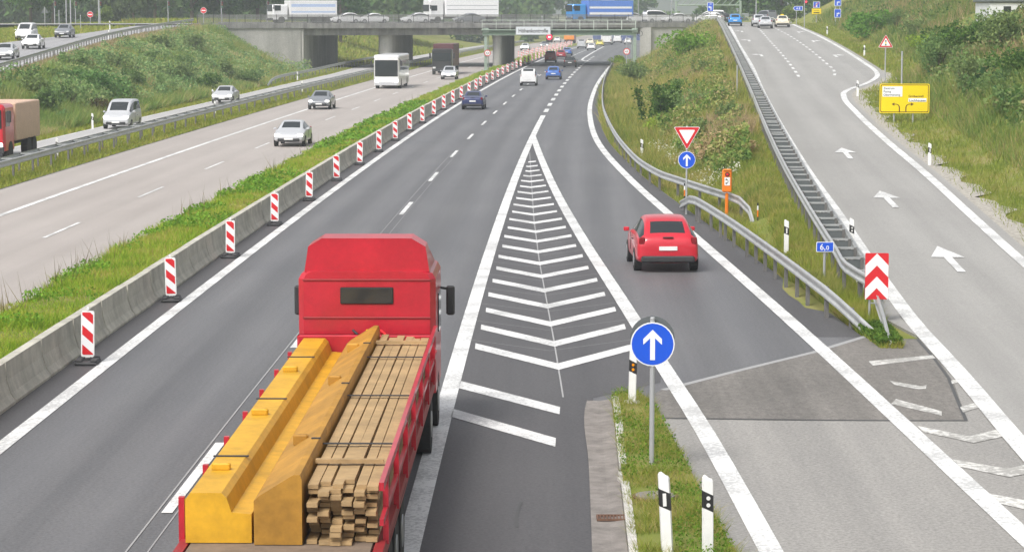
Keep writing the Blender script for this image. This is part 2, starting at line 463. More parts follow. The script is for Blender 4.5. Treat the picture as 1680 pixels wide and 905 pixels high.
M_RAIL = paint('railing_grey', (.24, .24, .235), .6)
M_RAIL2 = paint('railing_post_grey', (.10, .10, .10), .6)
M_GLASS = paint('car_glass', (0.025, 0.03, 0.033), 0.06, var=0.05)
M_TYRE = paint('tyre', (0.02, 0.02, 0.02), 0.8)
M_RIM = paint('wheel_rim', (0.35, 0.35, 0.36), 0.35, 0.6)
M_TAIL = paint('tail_lamp', (0.20, 0.004, 0.008), 0.12)
M_HEAD = paint('head_lamp_lit', (0.9, 0.9, 0.88), 0.1, emit=(1, 0.97, 0.9), es=3.0)
M_HOFF = paint('head_lamp', (0.7, 0.7, 0.7), 0.1)
M_TRIM = paint('dark_trim', (0.03, 0.03, 0.032), 0.6)
M_PLATE = paint('number_plate', (0.75, 0.75, 0.74), 0.4)
M_TRUNK = paint('bark', (0.10, 0.075, 0.05), 0.9, var=0.4, scale=5)
M_RUST = paint('rusty_grate', (0.16, 0.085, 0.055), 0.8, var=0.4, scale=14)

G_LUSH = [(0.09, 0.17, 0.018), (0.165, 0.285, 0.028), (0.235, 0.335, 0.04), (0.29, 0.31, 0.06), (0.32, 0.27, 0.10)]
G_STRIP = [(0.12, 0.18, 0.025), (0.19, 0.25, 0.04), (0.25, 0.27, 0.06), (0.29, 0.25, 0.09)]
G_BANK = [(0.075, 0.145, 0.04), (0.12, 0.20, 0.055), (0.17, 0.23, 0.065), (0.27, 0.26, 0.115), (0.36, 0.28, 0.20)]
G_BANKR = [(0.07, 0.12, 0.03), (0.13, 0.18, 0.04), (0.20, 0.22, 0.06), (0.29, 0.25, 0.10), (0.38, 0.28, 0.18)]
G_HILL = [(0.05, 0.10, 0.03), (0.09, 0.15, 0.04), (0.15, 0.20, 0.055), (0.22, 0.20, 0.09), (0.28, 0.21, 0.14)]
M_GR_MED = veg('grass_lush', G_LUSH, 0.45, 0.55, gscale=2.0)
M_GR_STR = veg('grass_strip', G_STRIP, 0.5, 0.5)
M_GR_ISL = veg('grass_island', [(.09, .15, .02), (.15, .21, .03), (.21, .25, .05), (.28, .26, .08), (.32, .27, .14)], 1.6, .6, gscale=2.0)
M_GR_BANK = veg('weeds_bank', G_BANK, 0.16, 0.4)
M_GR_BANKR = veg('weeds_bank_right', G_BANKR, 0.22, 0.4)
M_GR_HILL = veg('weeds_hill', G_HILL, 0.14, 0.4)
M_GROUND = veg('ground_soil_and_turf', [(0.07, 0.10, 0.025), (0.12, 0.15, 0.04), (0.17, 0.17, 0.07), (0.2, 0.17, 0.1)], 0.3, 0.0, 0.0)

# ------------------------------------------------------------------ ground, roads
ys = np.concatenate([np.arange(14, 60, 1.5), np.arange(60, 300, 3), np.arange(300, 400, 1.5), np.arange(400, 700, 10), [760, 900, 1200, 2000, 3500]])
xs = np.concatenate([[-1600, -700, -300, -180], np.arange(-130, -60, 5), np.arange(-60, 60, 1.0), np.arange(60, 131, 5), [180, 300, 700, 1600]])
gx, gy = np.meshgrid(xs, ys)
gz = terrain(gx, gy)
for fn in (lambda y: (RL(y) - 1.2, RR(y) + 1.2),):
    a, b_ = fn(gy)
    m_ = (gx > a) & (gx < b_) & (gy < yb(gx)); gz = np.where(m_, zr(gy), gz)
m_ = (gx > UL(gy) - 1.5) & (gx < UR(gy) + 1) & (gy < yb(gx)); gz = np.where(m_, zl(gy), gz)
gz = gz - 0.06
nx, ny = len(xs), len(ys)
b = MB()
b.v = [tuple(p) for p in np.stack([gx.ravel(), gy.ravel(), gz.ravel()], 1)]
b.f = [(j * nx + i, j * nx + i + 1, (j + 1) * nx + i + 1, (j + 1) * nx + i) for j in range(ny - 1) for i in range(nx - 1)]
b.m = [0] * len(b.f)
tag(b.build('ground', M_GROUND, smooth=True), kind='structure')

def strip(name, fa, fb, fz, y0, y1, dy, mat, lift, nc=2, ref=None, skirt=0.12):
    yy = np.linspace(y0, y1, max(2, int((y1 - y0) / dy) + 1)); mb = MB(); uv = []
    for y in yy:
        xa, xb, z = float(fa(y)), float(fb(y)), float(fz(y)) + lift
        row = [(xa, y, z - skirt)] + [(xa + (xb - xa) * k / nc, y, z) for k in range(nc + 1)] + [(xb, y, z - skirt)]
        mb.v += row; r0 = float((ref or C)(y)); uv += [(p[0] - r0, y) for p in row]
    n = nc + 3
    for j in range(len(yy) - 1):
        for i in range(n - 1): mb.f.append((j * n + i, j * n + i + 1, (j + 1) * n + i + 1, (j + 1) * n + i)); mb.m.append(0)
    mb.uv = uv
    return tag(mb.build(name, mat), kind='structure')
def poly(name, pts, mat, z, ref=None, kind='structure'):
    mb = MB(); mb.add([(p[0], p[1], z) for p in pts], [tuple(range(len(pts)))]); mb.uv = [(p[0] - float(C(p[1])), p[1]) for p in pts]
    o = mb.build(name, mat)
    if kind: tag(o, kind=kind)
    return o
Z0 = lambda y: 0.0
strip('main_road', lambda y: C(y) - 1.45, lambda y: XR(y) + np.interp(y, [40, 60, 110, 140, 330, 345, 420], [1.4, 1.25, 0.75, 0.65, 0.7, 3.0, 4.0]), Z0, 16, 800, 4, M_MAIN, 0.0, 6)
strip('opposite_carriageway', lambda y: C(y) - 14.4, lambda y: C(y) - 4.25, Z0, 40, 800, 4, M_CONC, 0.0, 4, ref=lambda y: C(y) - 11.2)
strip('side_road', lambda y: collL(y), lambda y: collR(y), Z0, 80, 560, 4, M_COLL, 0.0, 2, ref=collL)
strip('ramp_road', lambda y: RL(y) - np.interp(y, [55, 60, 100, 200], [0.0, 0.75, 0.75, 0.6]), lambda y: RR(y) + 0.55, zr, 17, 347, 3, M_RAMP, 0.0055, 4, ref=RL)
strip('upper_left_road', lambda y: UL(y), lambda y: UR(y) + 0.1, zl, 150, 321, 3, M_UPR, 0.0, 2, ref=UR)
b = MB()
for x in np.linspace(-150, 62, 54):
    y = float(yb(x)); zz = 6.0
    b.v += [(x, y + 0.4, zz), (x, y + BW - 0.4, zz)]
b.f = [(2 * i, 2 * i + 2, 2 * i + 3, 2 * i + 1) for i in range(53)]; b.m = [0] * 53; b.uv = [(v[1] - float(yb(v[0])), v[0]) for v in b.v]
tag(b.build('cross_road', M_UPR), kind='structure')

strip('median_shoulder', lambda y: C(y) - 1.44, lambda y: C(y) - .14, Z0, 16, 420, 4, M_DARK, 0.004, 1, skirt=0)
strip('gore_surface', lambda y: C(y) + 7.58, lambda y: np.minimum(GR(y), np.interp(y, [44, 47, 49, 53], [1.5, 1.6, 3.05, 3.3])), Z0, 16, 147, 1, M_DARK, 0.004, 1, skirt=0)
strip('slip_road_shoulder', lambda y: XR(y) + .1, lambda y: XR(y) + np.interp(y, [40, 60, 110, 140, 330], [1.38, 1.23, 0.73, 0.63, 0.68]), Z0, 56, 330, 3, M_DARK, 0.004, 1, skirt=0)
# old pavement, patch and joints on the slip lane
P1 = [(1060, 652), (1085, 640), (1335, 578), (1425, 551), (1470, 556), (1515, 556)]
pts = [at(*q) for q in P1] + [(float(RL(58.6)) - .5, 58.6), (float(RR(58.6)) + .55, 58.6), (float(RR(40)) + .55, 40.0), (16.5, 16.0), (3.0, 16.0)] + [at(*q) for q in [(1200, 905), (1160, 830), (1130, 770), (1078, 700)]]
poly('slip_road_pavement', pts, M_SLIP, 0.003)
poly('slip_road_patch', [at(*q) for q in [(1062, 652), (1085, 640), (1335, 578), (1425, 551), (1470, 556), (1515, 556), (1545, 598), (1565, 628), (1587, 690), (1480, 690), (1085, 685), (1072, 672)]], M_PATCH, 0.008)

# painted lines --------------------------------------------------------------
MK = {}
def stripe(key, pts, w, z=0.012, zf=None):
    mb = MK.setdefault(key, MB())
    n = len(pts); vs = []
    for i, p in enumerate(pts):
        a = pts[max(i - 1, 0)]; c = pts[min(i + 1, n - 1)]
        d = Vector((c[0] - a[0], c[1] - a[1])).normalized(); nx_, ny_ = d.y, -d.x
        zz = (float(zf(p[1])) if zf else 0.0) + z
        vs += [(p[0] - nx_ * w / 2, p[1] - ny_ * w / 2, zz), (p[0] + nx_ * w / 2, p[1] + ny_ * w / 2, zz)]
    mb.add(vs, [(2 * i, 2 * i + 1, 2 * i + 3, 2 * i + 2) for i in range(n - 1)])
def fline(key, f, y0, y1, w, z=0.012, zf=None, dy=3.0):
    yy = np.linspace(y0, y1, max(2, int((y1 - y0) / dy) + 1)); stripe(key, [(float(f(y)), float(y)) for y in yy], w, z, zf)
def dashes(key, f, y0, y1, per, ln, w, z=0.012, zf=None):
    y = y0
    while y < y1: fline(key, f, y, y + ln, w, z, zf, 2.0); y += per
fline('w', C, 16, 700, 0.31)
dashes('w', lambda y: C(y) + 3.78, 17.9, 420, 18.1, 6.0, 0.17)
fline('w', lambda y: C(y) + 3.78, 425, 600, 0.17)
fline('w', lambda y: C(y) + 7.58, 16, 178, 0.35)
dashes('w', lambda y: C(y) + 7.6, 184, 420, 12.0, 6.0, 0.34)
fline('w', GR, 16, 148, 0.35, 0.016)
fline('w', XR, 16, 336, 0.36, 0.016, dy=2)
S_ = [(13.5, 336), (14.3, 346), (14.6, 353), (14.2, 360), (13.2, 367), (11.8, 374), (11.2, 384), (11.6, 396), (13.0, 420), (16.0, 470), (20.5, 540)]
sc_ = Crv([(p[1], p[0]) for p in S_]); fline('w', sc_, 336, 540, 0.36, 0.016, dy=3)
k0 = 122.2
for k in range(21):
    y = k0 - 3.55 * k
    if y < 47: break
    cx = float(np.interp(y, [48, 70, 95, 122], [1.02, 0.84, 0.80, 0.82]))
    xl = lambda yy: float(C(yy)) + 7.58 + 0.30
    xr_ = lambda yy: float(GR(yy)) - 0.30
    def arm(s, lim):
        yy = y; x = cx
        for _ in range(60):
            yy2 = yy + 0.1; x2 = x + s * 0.1 / 1.75
            if (s < 0 and x2 < lim(yy2)) or (s > 0 and x2 > lim(yy2)): break
            yy, x = yy2, x2
        return x, yy
    L_ = arm(-1, xl); R_ = arm(1, xr_); w = 0.92
    mb = MK.setdefault('w', MB())
    mb.add([(L_[0], L_[1] - w / 2, .012), (cx, y - w / 2, .012), (R_[0], R_[1] - w / 2, .012), (R_[0], R_[1] + w / 2, .012), (cx, y + w / 2, .012), (L_[0], L_[1] + w / 2, .012)], [(0, 1, 4, 5), (1, 2, 3, 4)])
for q in ([(755, 625), (919, 668), (918, 680), (753, 637)], [(744, 671), (912, 719), (911, 733), (740, 684)]):
    MK['w'].add([(*at(*p), .012) for p in q], [(3, 2, 1, 0)])
# ramp
fline('w', RL, 18, 318, 0.40, 0.024, zr)
fline('w', RR, 18, 318, 0.36, 0.024, zr, dy=1.2)
dashes('w', lambda y: RL(y) + 3.0 * np.interp(y, [150, 230, 320], [1.0, 1.15, 1.15]), 178, 305, 6.0, 3.0, 0.22, 0.024, zr)
dashes('w', lambda y: RR(y) - 3.2, 180, 305, 6.0, 3.0, 0.22, 0.024, zr)
# worn chevrons beside the ramp
for q in ([(1470, 655), (1545, 675), (1545, 682), (1462, 663)], [(1575, 668), (1605, 660), (1612, 667), (1580, 677)], [(1460, 625), (1510, 634), (1520, 632), (1519, 638), (1508, 639), (1468, 632)],
          [(1505, 699), (1590, 716), (1640, 704), (1648, 716), (1597, 727), (1515, 709)], [(1563, 754), (1652, 769), (1720, 755), (1735, 768), (1655, 783), (1575, 766)],
          [(1622, 810), (1730, 830), (1800, 815), (1815, 830), (1730, 847), (1638, 826)], [(1425, 593), (1530, 583), (1535, 588), (1432, 600)], [(1560, 625), (1572, 622), (1575, 627), (1562, 630)]):
    mb = MK.setdefault('worn', MB())
    mb.add([(*at(*p), .013) for p in q], [tuple(range(len(q) - 1, -1, -1))])
# opposite carriageway
fline('w', lambda y: C(y) - 11.2, 60, 640, 0.26)
dashes('w', lambda y: C(y) - 7.6, 81.0 - 18, 600, 17.9, 6.0, 0.14)
fline('w', lambda y: collL(y) + 0.25, 100, 380, 0.14)
fline('w', lambda y: UR(y) - 0.7, 160, 318, 0.15, 0.012, zl)
# arrows on the ramp
def arrow(pc, ln, w, bend=0):
    x, y, z = gramp(*pc); dx = float(RL(y + 3) - RL(y - 3)) / 6; a = math.atan(dx); ca, sa = math.cos(a), math.sin(a)
    s = ln
    if bend == 0:
        P = [(-w * .10, -s * .5), (w * .10, -s * .5), (w * .10, s * .05), (w * .42, s * .05), (0, s * .5), (-w * .42, s * .05), (-w * .10, s * .05)]; fs = [(0, 1, 2, 6), (3, 4, 5)]
    else:
        k = bend
        P = [(k * -w * .05, -s * .5), (k * w * .15, -s * .5), (k * w * .15, s * .12), (k * w * .3, s * .12), (k * w * .3, -s * .02), (k * w * .75, s * .22), (k * w * .3, s * .46), (k * w * .3, s * .3), (k * -w * .05, s * .3)]
        fs = [(0, 1, 2, 8), (2, 3, 7, 8), (4, 5, 6)]
    MK['w'].add([(x + px * ca + py * sa, y - px * sa + py * ca, float(zr(y - px * sa + py * ca)) + .026) for px, py in P], [tuple(f) for f in fs])
arrow((1557, 425), 6.1, 1.18); arrow((1456, 327), 6.1, 1.18); arrow((1388, 252), 6.1, 1.18)
for q in ((1250, 91), (1230, 67), (1218, 52)): arrow(q, 6, 1.3, -1)
for q in ((1369, 92), (1333, 68), (1309, 53)): arrow(q, 6, 1.3, 1)
for key, mt, nm in (('w', M_WHITE, 'road_markings'), ('worn', M_WORN, 'worn_road_markings')):
    tag(MK[key].build(nm, mt), kind='structure')
MK2 = MK; MK = {}
# pale and tar joints
stripe('s', [at(*q) for q in [(869, 250), (872, 300), (876, 360), (885, 430), (898, 500), (909, 560), (924, 652)]], 0.035, 0.010)
for k in range(20):
    y = k0 - 3.55 * k - 1.1; cx = 0.85
    stripe('s', [(float(C(y + 3)) + 7.3, y + 2.2), (cx, y)], 0.025, 0.0095)
    stripe('s', [(cx, y), (float(GR(y + 3)) + 0.5, y + 2.6)], 0.025, 0.0095)
fline('s', lambda y: C(y) + 3.62, 16, 130, 0.028, 0.0095); fline('s', lambda y: C(y) + 3.93, 16, 130, 0.022, 0.0095)
stripe('s', [at(*q) for q in [(1088, 640), (1200, 611), (1335, 578), (1420, 552)]], 0.16, 0.0105)
tag(MK['s'].build('pale_pavement_joints', M_SEAM), kind='structure')
stripe('t', [at(*q) for q in [(1505, 557), (1530, 585), (1556, 620), (1568, 650), (1585, 690)]], 0.07, 0.011)
stripe('t', [at(*q) for q in [(1085, 686), (1300, 689), (1480, 690), (1587, 690)]], 0.10, 0.0105)
stripe('t', [at(*q) for q in [(1420, 552), (1480, 556), (1508, 557)]], 0.05, 0.0105)
stripe('t', [at(*q) for q in [(848, 865), (847, 850), (851, 832), (856, 823)]], 0.05, 0.010)
stripe('t', [(float(C(y)) - 14.35, y) for y in np.arange(60, 400, 4)], 0.10, 0.006)
tag(MK['t'].build('tar_pavement_joints', M_DKSEAM), kind='structure')
# gravel verge right of the ramp
mb = MB()
for y in np.arange(58, 190, 1.5):
    xa = float(RR(y)) + 0.55; w = 0.9 + 0.35 * math.sin(y * 0.9) + 0.25 * math.sin(y * 2.3) + (0.5 if y > 150 else 0)
    if y > 168: w *= max(0.1, (190 - y) / 22)
    mb.v += [(xa, y, float(zr(y)) + 0.004), (xa + max(w, .15), y, float(zr(y)) + 0.0)]
n = len(mb.v) // 2; mb.f = [(2 * i, 2 * i + 1, 2 * i + 3, 2 * i + 2) for i in range(n - 1)]; mb.m = [0] * (n - 1)
tag(mb.build('gravel_verge', M_GRAV), kind='structure')

# ------------------------------------------------------------------ traffic island at the near end
IS = [at(*q) for q in [(1003, 655), (1045, 648), (1072, 668), (1100, 720), (1128, 770), (1158, 830), (1200, 905)]] + [(3.6, 27.0), (1.9, 27.0)] + [at(*q) for q in [(1037, 905), (1020, 780), (1008, 700)]]
mb = MB(); n = len(IS)
mb.add([(p[0], p[1], 0.10) for p in IS] + [(p[0], p[1], -0.02) for p in IS], [tuple(range(n - 1, -1, -1))] + [(i, (i + 1) % n, n + (i + 1) % n, n + i) for i in range(n)])
tag(mb.build('island_turf', M_GROUND), kind='structure')
gl = Crv([(24, 0.86), (33.4, 1.13), (40, 1.29), (46.0, 1.42), (47, 1.50)]); gr_ = Crv([(24, 1.42), (33.4, 1.63), (40, 1.78), (46.6, 1.93), (47, 1.93)])
mb = MB(); rows = np.linspace(24, 46.6, 24)
for y in rows:
    a_, b2 = float(gl(y)), float(gr_(y)); mb.v += [(a_, y, -0.02), (a_, y, 0.02), (a_ + (b2 - a_) * .55, y, 0.012), (b2, y, 0.045), (b2, y, -0.02)]
for j in range(len(rows) - 1):
    for i in range(4): mb.f.append((j * 5 + i, j * 5 + i + 1, j * 5 + 6 + i, j * 5 + 5 + i)); mb.m.append(0)
j = len(rows) - 1; mb.f.append(tuple(j * 5 + i for i in range(5))); mb.m.append(0)
tag(mb.build('gutter_channel', M_GUTT), kind='structure')
y = 24.0; i = 0
mb = MB()
while y < 46.3:
    ln = 1.0 if random.random() > .2 else 0.5
    if not (37.2 < y < 38.6):
        x0 = float(gr_(y + ln / 2)); sl = (float(gr_(y + ln)) - float(gr_(y))) / ln
        mb.box((x0 + 0.075, y + ln / 2, 0.045 + random.uniform(-.006, .006)), (0.13, ln - 0.02, 0.15), 0, -math.atan(sl))
    else:
        mb.box((float(gr_(y)) + 0.06 + random.uniform(-.02, .05), y + .25, 0.03), (0.12, 0.32, 0.12), 0, random.uniform(-.4, .4))
    y += ln
tag(mb.build('kerb', M_KERB), kind='structure')
t = thing('drain_grate', 'rusty drain grate set in the concrete gutter beside the island', 'drain grate', (1.5, 35.5, 0.03))
mb = MB(); mb.box((0, -.16, .012), (.46, .03, .03)); mb.box((0, .16, .012), (.46, .03, .03)); mb.box((-.22, 0, .012), (.03, .30, .03)); mb.box((.22, 0, .012), (.03, .30, .03))
mb.build('frame', M_RUST, t)
mb = MB()
for k in range(8): mb.box((-.175 + k * .05, 0, .01), (.022, .29, .02))
mb.build('grate', M_RUST, t)
t = thing('manhole_cover', 'round concrete manhole cover lying in the island grass', 'manhole cover', (*at(1075, 826), 0.10))
mb = MB(); mb.tube((0, 0, -.05), (0, 0, .03), .36, .36, 24); mb.build('ring', M_RUST, t)
mb = MB(); mb.tube((0, 0, -.04), (0, 0, .045), .31, .31, 24); mb.build('lid', M_GUTT, t)

# ------------------------------------------------------------------ concrete barrier segments
prof = [(-.30, 0), (-.30, .06), (-.20, .20), (-.125, .45), (-.10, .80), (.10, .80), (.125, .45), (.20, .20), (.30, .06), (.30, 0)]
def barrier_mesh(L):
    mb = MB(); rings = []
    for yy, k in ((-L / 2, .94), (-L / 2 + .03, 1), (L / 2 - .03, 1), (L / 2, .94)):
        rings.append([(x * k, yy, z) for x, z in prof][::-1])
    mb.loft(rings); return mb
SEG = 3.35
bar0 = None; y = 24.6
while y < 330:
    x = float(C(y)) - 1.08; rz = -math.atan(heading(y))
    if bar0 is None:
        bar0 = barrier_mesh(SEG - 0.09).build('barrier_segment', M_BARR); o = bar0
    else:
        o = bar0.copy(); COL.objects.link(o)
    o.location = (x + random.uniform(-.012, .012), y, random.uniform(-.004, .004)); o.rotation_euler = (0, 0, rz + random.uniform(-.002, .002))
    tag(o, 'weathered grey concrete barrier segment in the continuous row along the green median', 'concrete barrier', 'concrete barrier segments along the median')
    y += SEG

# ------------------------------------------------------------------ striped beacons
def make_beacon():
    t = thing('traffic_beacon', '', 'traffic beacon')
    mb = MB()
    mb.rbox((0, 0, .04), (.50, .78, .08), .03)
    for k in (-1, 1):
        for q in (-.26, 0, .26): mb.rbox((k * .16, q, .10), (.15, .20, .05), .02)
    mb.rbox((0, 0, .10), (.11, .16, .08), .02)
    mb.build('rubber_foot', M_RUB, t)
    mb = MB(); mb.plate(rrect(0, .65, .285, 1.0, .045), -.022, .022); mb.rbox((0, 0, .13), (.10, .04, .08), .01)
    mb.box((0, 0, 1.20), (.045, .03, .07))
    mb.build('panel', M_WP, t)
    mb = MB(); x0, x1, zb, zt = -.115, .115, .20, 1.12
    mb.plate([(x0, zb), (x1, zb), (x1, zt), (x0, zt)], -.025, -.0225, 1)
    sl = -.20 / .23 * (x1 - x0)    # the bands fall to the right
    def band(a, b2):
        # band between heights a..b2 at the left side, clipped to the panel
        P = [(x0, a), (x0, b2), (x1, b2 + sl), (x1, a + sl)]
        def clip(P, zc, keep_above):
            out = []
            for i in range(len(P)):
                p, q = P[i], P[(i + 1) % len(P)]
                ip = (p[1] >= zc) == keep_above or abs(p[1] - zc) < 1e-9; iq = (q[1] >= zc) == keep_above or abs(q[1] - zc) < 1e-9
                if ip: out.append(p)
                if ip != iq:
                    s = (zc - p[1]) / (q[1] - p[1]); out.append((p[0] + s * (q[0] - p[0]), zc))
            return out
        P = clip(P, zb, True)
        if len(P) > 2: P = clip(P, zt, False)
        if len(P) > 2: mb.plate(P[::-1], -.028, -.0255, 0)
    for k in range(-1, 4): band(zb + .02 + k * .42 + .0, zb + .02 + k * .42 + .205)
    mb.build('striped_face', [M_RED, M_SW], t)
    return t
ORD = ['nearest', 'second', 'third', 'fourth', 'fifth', 'sixth', 'seventh', 'eighth', 'ninth', 'tenth', 'eleventh', 'twelfth', 'thirteenth', 'fourteenth', 'fifteenth', 'sixteenth',
       'seventeenth', 'eighteenth', 'nineteenth', 'twentieth', 'twenty-first', 'twenty-second', 'twenty-third', 'twenty-fourth', 'twenty-fifth', 'twenty-sixth']
bea0 = make_beacon(); n = 0
for k in range(-2, 40):
    y = 51.7 + 11.38 * k
    o = bea0 if n == 0 else copy_tree(bea0)
    off = -.42 if y < 240 else -.62
    o.location = (float(C(y)) + off, y, 0); o.rotation_euler = (random.uniform(-.02, .02), random.uniform(-.025, .025), random.uniform(-.09, .09)); n += 1
    if k < 0: lab = 'red and white striped beacon on the median edge, before the first one in view'
    elif k < len(ORD): lab = 'striped red and white beacon beside the concrete barrier, %s' % ('nearest of the row' if k == 0 else ORD[k] + ' from the near end')
    else: lab = 'small far striped beacon at the median edge beyond the bridge'
    if k < 0: bpy.data.objects.remove(o) if False else None
    tag(o, lab, 'traffic beacon', 'striped beacons along the median')
    if k < 0: o['label'] = 'red and white striped beacon standing before the frame on the median edge'
for k in range(26):
    y = 395 + k * 6.2; o = copy_tree(bea0); s = k / 25
    o.location = (float(C(y)) - 3.6 + 1.6 * s - (k % 2) * .9, y, 0); o.rotation_euler = (0, 0, random.uniform(-.2, .2))
    tag(o, 'tiny red and white beacon in the far crowded row left of the main road', 'traffic beacon', 'far second row of beacons by the roadworks')
# drop the two that stand before the frame
def remove_tree(o):
    for c in list(o.children): remove_tree(c)
    bpy.data.objects.remove(o)

# ------------------------------------------------------------------ guardrails
def densify(pts, step=1.0):
    P = [Vector(p) for p in pts]; out = []
    for i in range(len(P) - 1):
        p0 = P[max(i - 1, 0)]; p1 = P[i]; p2 = P[i + 1]; p3 = P[min(i + 2, len(P) - 1)]
        d = (p2 - p1).length; n = max(1, int(d / step))
        for k in range(n):
            t = k / n
            m1 = (p2 - p0) * 0.5; m2 = (p3 - p1) * 0.5
            if i == 0: m1 = p2 - p1
            if i == len(P) - 2: m2 = p2 - p1
            out.append(p1 * (2*t**3 - 3*t*t + 1) + m1 * (t**3 - 2*t*t + t) + p2 * (-2*t**3 + 3*t*t) + m2 * (t**3 - t*t))
    out.append(P[-1]); return out
WPROF = [(0, .155), (.05, .13), (.055, .085), (.01, .035), (.01, -.035), (.055, -.085), (.05, -.13), (0, -.155), (-.012, -.155), (.036, -.12), (.036, -.09), (-.006, -.04), (-.006, .04), (.036, .09), (.036, .12), (-.012, .155)]
def sweep(mb, pts, side=1, prof=WPROF):
    rings = []
    for i, p in enumerate(pts):
        a = pts[max(i - 1, 0)]; c = pts[min(i + 1, len(pts) - 1)]; d = Vector((c.x - a.x, c.y - a.y, 0))
        d.normalize(); nn = Vector((d.y, -d.x, 0)) * side
        rings.append([p + nn * q[0] + Vector((0, 0, q[1])) for q in prof])
    mb.loft(rings)
def guardrail(name, label, paths, post_every, side=1, group=None, ladder=False, post_dark=True, maxp=100):
    """paths: list of rail centre lines [(x,y,z)]; posts under the first (and second for ladders)"""
    o0 = paths[0][0]; t = thing(name, label, 'guardrail', (o0[0], o0[1], float(o0[2]) - .6), 0, group)
    inv = Vector(t.location); posts = []
    for k, pth in enumerate(paths):
        dp = densify(pth, 1.0); mb = MB(); sweep(mb, [p - inv for p in dp], side if k == 0 else -side)
        mb.build('rail', M_GALV, t)
        s = 0.0; nxt = 1.0
        if k == 0 or not ladder:
            for i in range(1, len(dp)):
                s += (dp[i] - dp[i - 1]).length
                if s >= nxt:
                    posts.append((dp[i], dp[i] - dp[i - 1])); nxt += post_every
    other = densify(paths[1], 1.0) if ladder else None
    posts.sort(key=lambda q: q[0].y)
    rest = MB()
    for n_, (p, d) in enumerate(posts):
        a = -math.atan2(d.x, d.y); mb = MB() if n_ < maxp else rest
        gz_ = min(float(terrain(p.x, p.y)), p.z - .15)
        q = p - inv; nn = Vector((math.cos(a), math.sin(a), 0))
        off = -.06 * side
        mb.box((q.x + nn.x * off, q.y + nn.y * off, (gz_ - .25 + p.z + .12) / 2 - inv.z), (.09, .13, p.z + .12 - gz_ + .25), 0, a)
        if ladder:
            o2 = min(other, key=lambda r: abs(r.y - p.y)) - inv
            mid = (q + o2) / 2; ln = (o2 - q).length; aa = math.atan2(o2.y - q.y, o2.x - q.x)
            mb.box((mid.x, mid.y, mid.z + .115), (ln, .07, .05), 1, aa); mb.box((mid.x, mid.y, mid.z - .05), (ln * .96, .02, .24), 2, aa)
            mb.box((o2.x - nn.x * .06, o2.y, mid.z - .35), (.08, .12, .95), 0, a)
        if n_ < maxp: mb.build('post', [M_POST, M_GALV, M_SBACK] if ladder else M_POST, t)
    if rest.v: tag(rest.build('post', [M_POST, M_GALV, M_SBACK] if ladder else M_POST, t), kind='stuff')
    return t
def gp(pts, h=.75): return [(x, y, float(terrain(x, y)) + h) for x, y in pts]
r1 = [(8.58, 85.2, .05), (8.5, 86.0, .5), (8.29, 87.6, .74)] + gp([(7.6, 92.4), (6.73, 98.5), (6.23, 102.6), (5.85, 110.6), (5.75, 121.6), (5.80, 134.4), (6.05, 151), (6.62, 175.5), (7.85, 209.6), (9.5, 248), (11.6, 290), (13.3, 322)])
guardrail('guardrail', 'long curved grey guardrail beside the slip lane, behind the orange phone', [r1], 4.0, -1)
r2 = [(6.5, 93.0, .30), (6.55, 90.5, .55), (6.65, 87.6, .76)] + gp([(7.09, 78.8), (7.41, 69.5), (7.59, 60.9)]) + [(7.75, 58.3, .70), (8.15, 57.3, .35), (8.5, 56.6, .0)]
r2 = [(6.45, 92.0, .25), (6.52, 89.8, .55), (6.65, 87.4, .76), (7.09, 78.8, .76), (7.41, 69.5, .75), (7.62, 61.2, .75), (7.95, 58.6, .52), (8.5, 55.6, .0)]
guardrail('guardrail', 'short grey guardrail in front of the orange phone, its end sunk in the grass', [r2], 2.2, 1)
yl = [57.2, 60.5, 63, 66.3, 72, 78.5, 90.7, 100, 110, 125, 139.6, 170, 199.7, 240, 282.8, 322]
pL = [(float(LG(y)), y, float(zr(y)) + .78) for y in yl if y > 62]
gapf = lambda y: float(np.interp(y, [60, 70, 100, 140, 200, 320], [.50, .62, .72, .66, .60, .55]))
pR = [(8.55, 54.2, .02), (8.75, 56.4, .30), (9.0, 59.6, .62)] + [(float(LG(y)) + gapf(y), y, float(zr(y)) + .78) for y in yl if y > 62]
pL = [(9.15, 60.9, .72)] + pL
guardrail('double_guardrail', 'double steel guardrail with ladder-like spacers along the ramp edge', [pL, pR], 2.0, -1, ladder=True)
def off(f, h, ylist): return [(float(f(y)), y, h) for y in ylist]
YL = [70, 100, 130, 160, 190, 220, 260, 300, 340, 380, 420, 470, 520, 580]
lg1 = off(lambda y: C(y) - 15.5, .75, YL); lg2 = off(lambda y: C(y) - 16.15, .75, YL)
guardrail('double_guardrail', 'double grey guardrail on the grass strip left of the opposite carriageway', [lg1, lg2], 4.0, 1, ladder=True)
ul = [(float(UR(y)) + .45, y, float(zl(y)) + .75) for y in (152, 187, 202, 221, 240, 258, 270, 283, 301, 318)]
guardrail('guardrail', 'thin guardrail along the edge of the upper left road above the bank', [ul], 2.0, 1)
cl = [(-24.9, 246, .05), (-25.0, 252, .55)] + off(lambda y: collL(y) - 1.0, .75, [262, 290, 320, 350, 380, 420])
guardrail('guardrail', 'grey guardrail left of the side road running under the bridge', [cl], 4.0, 1)

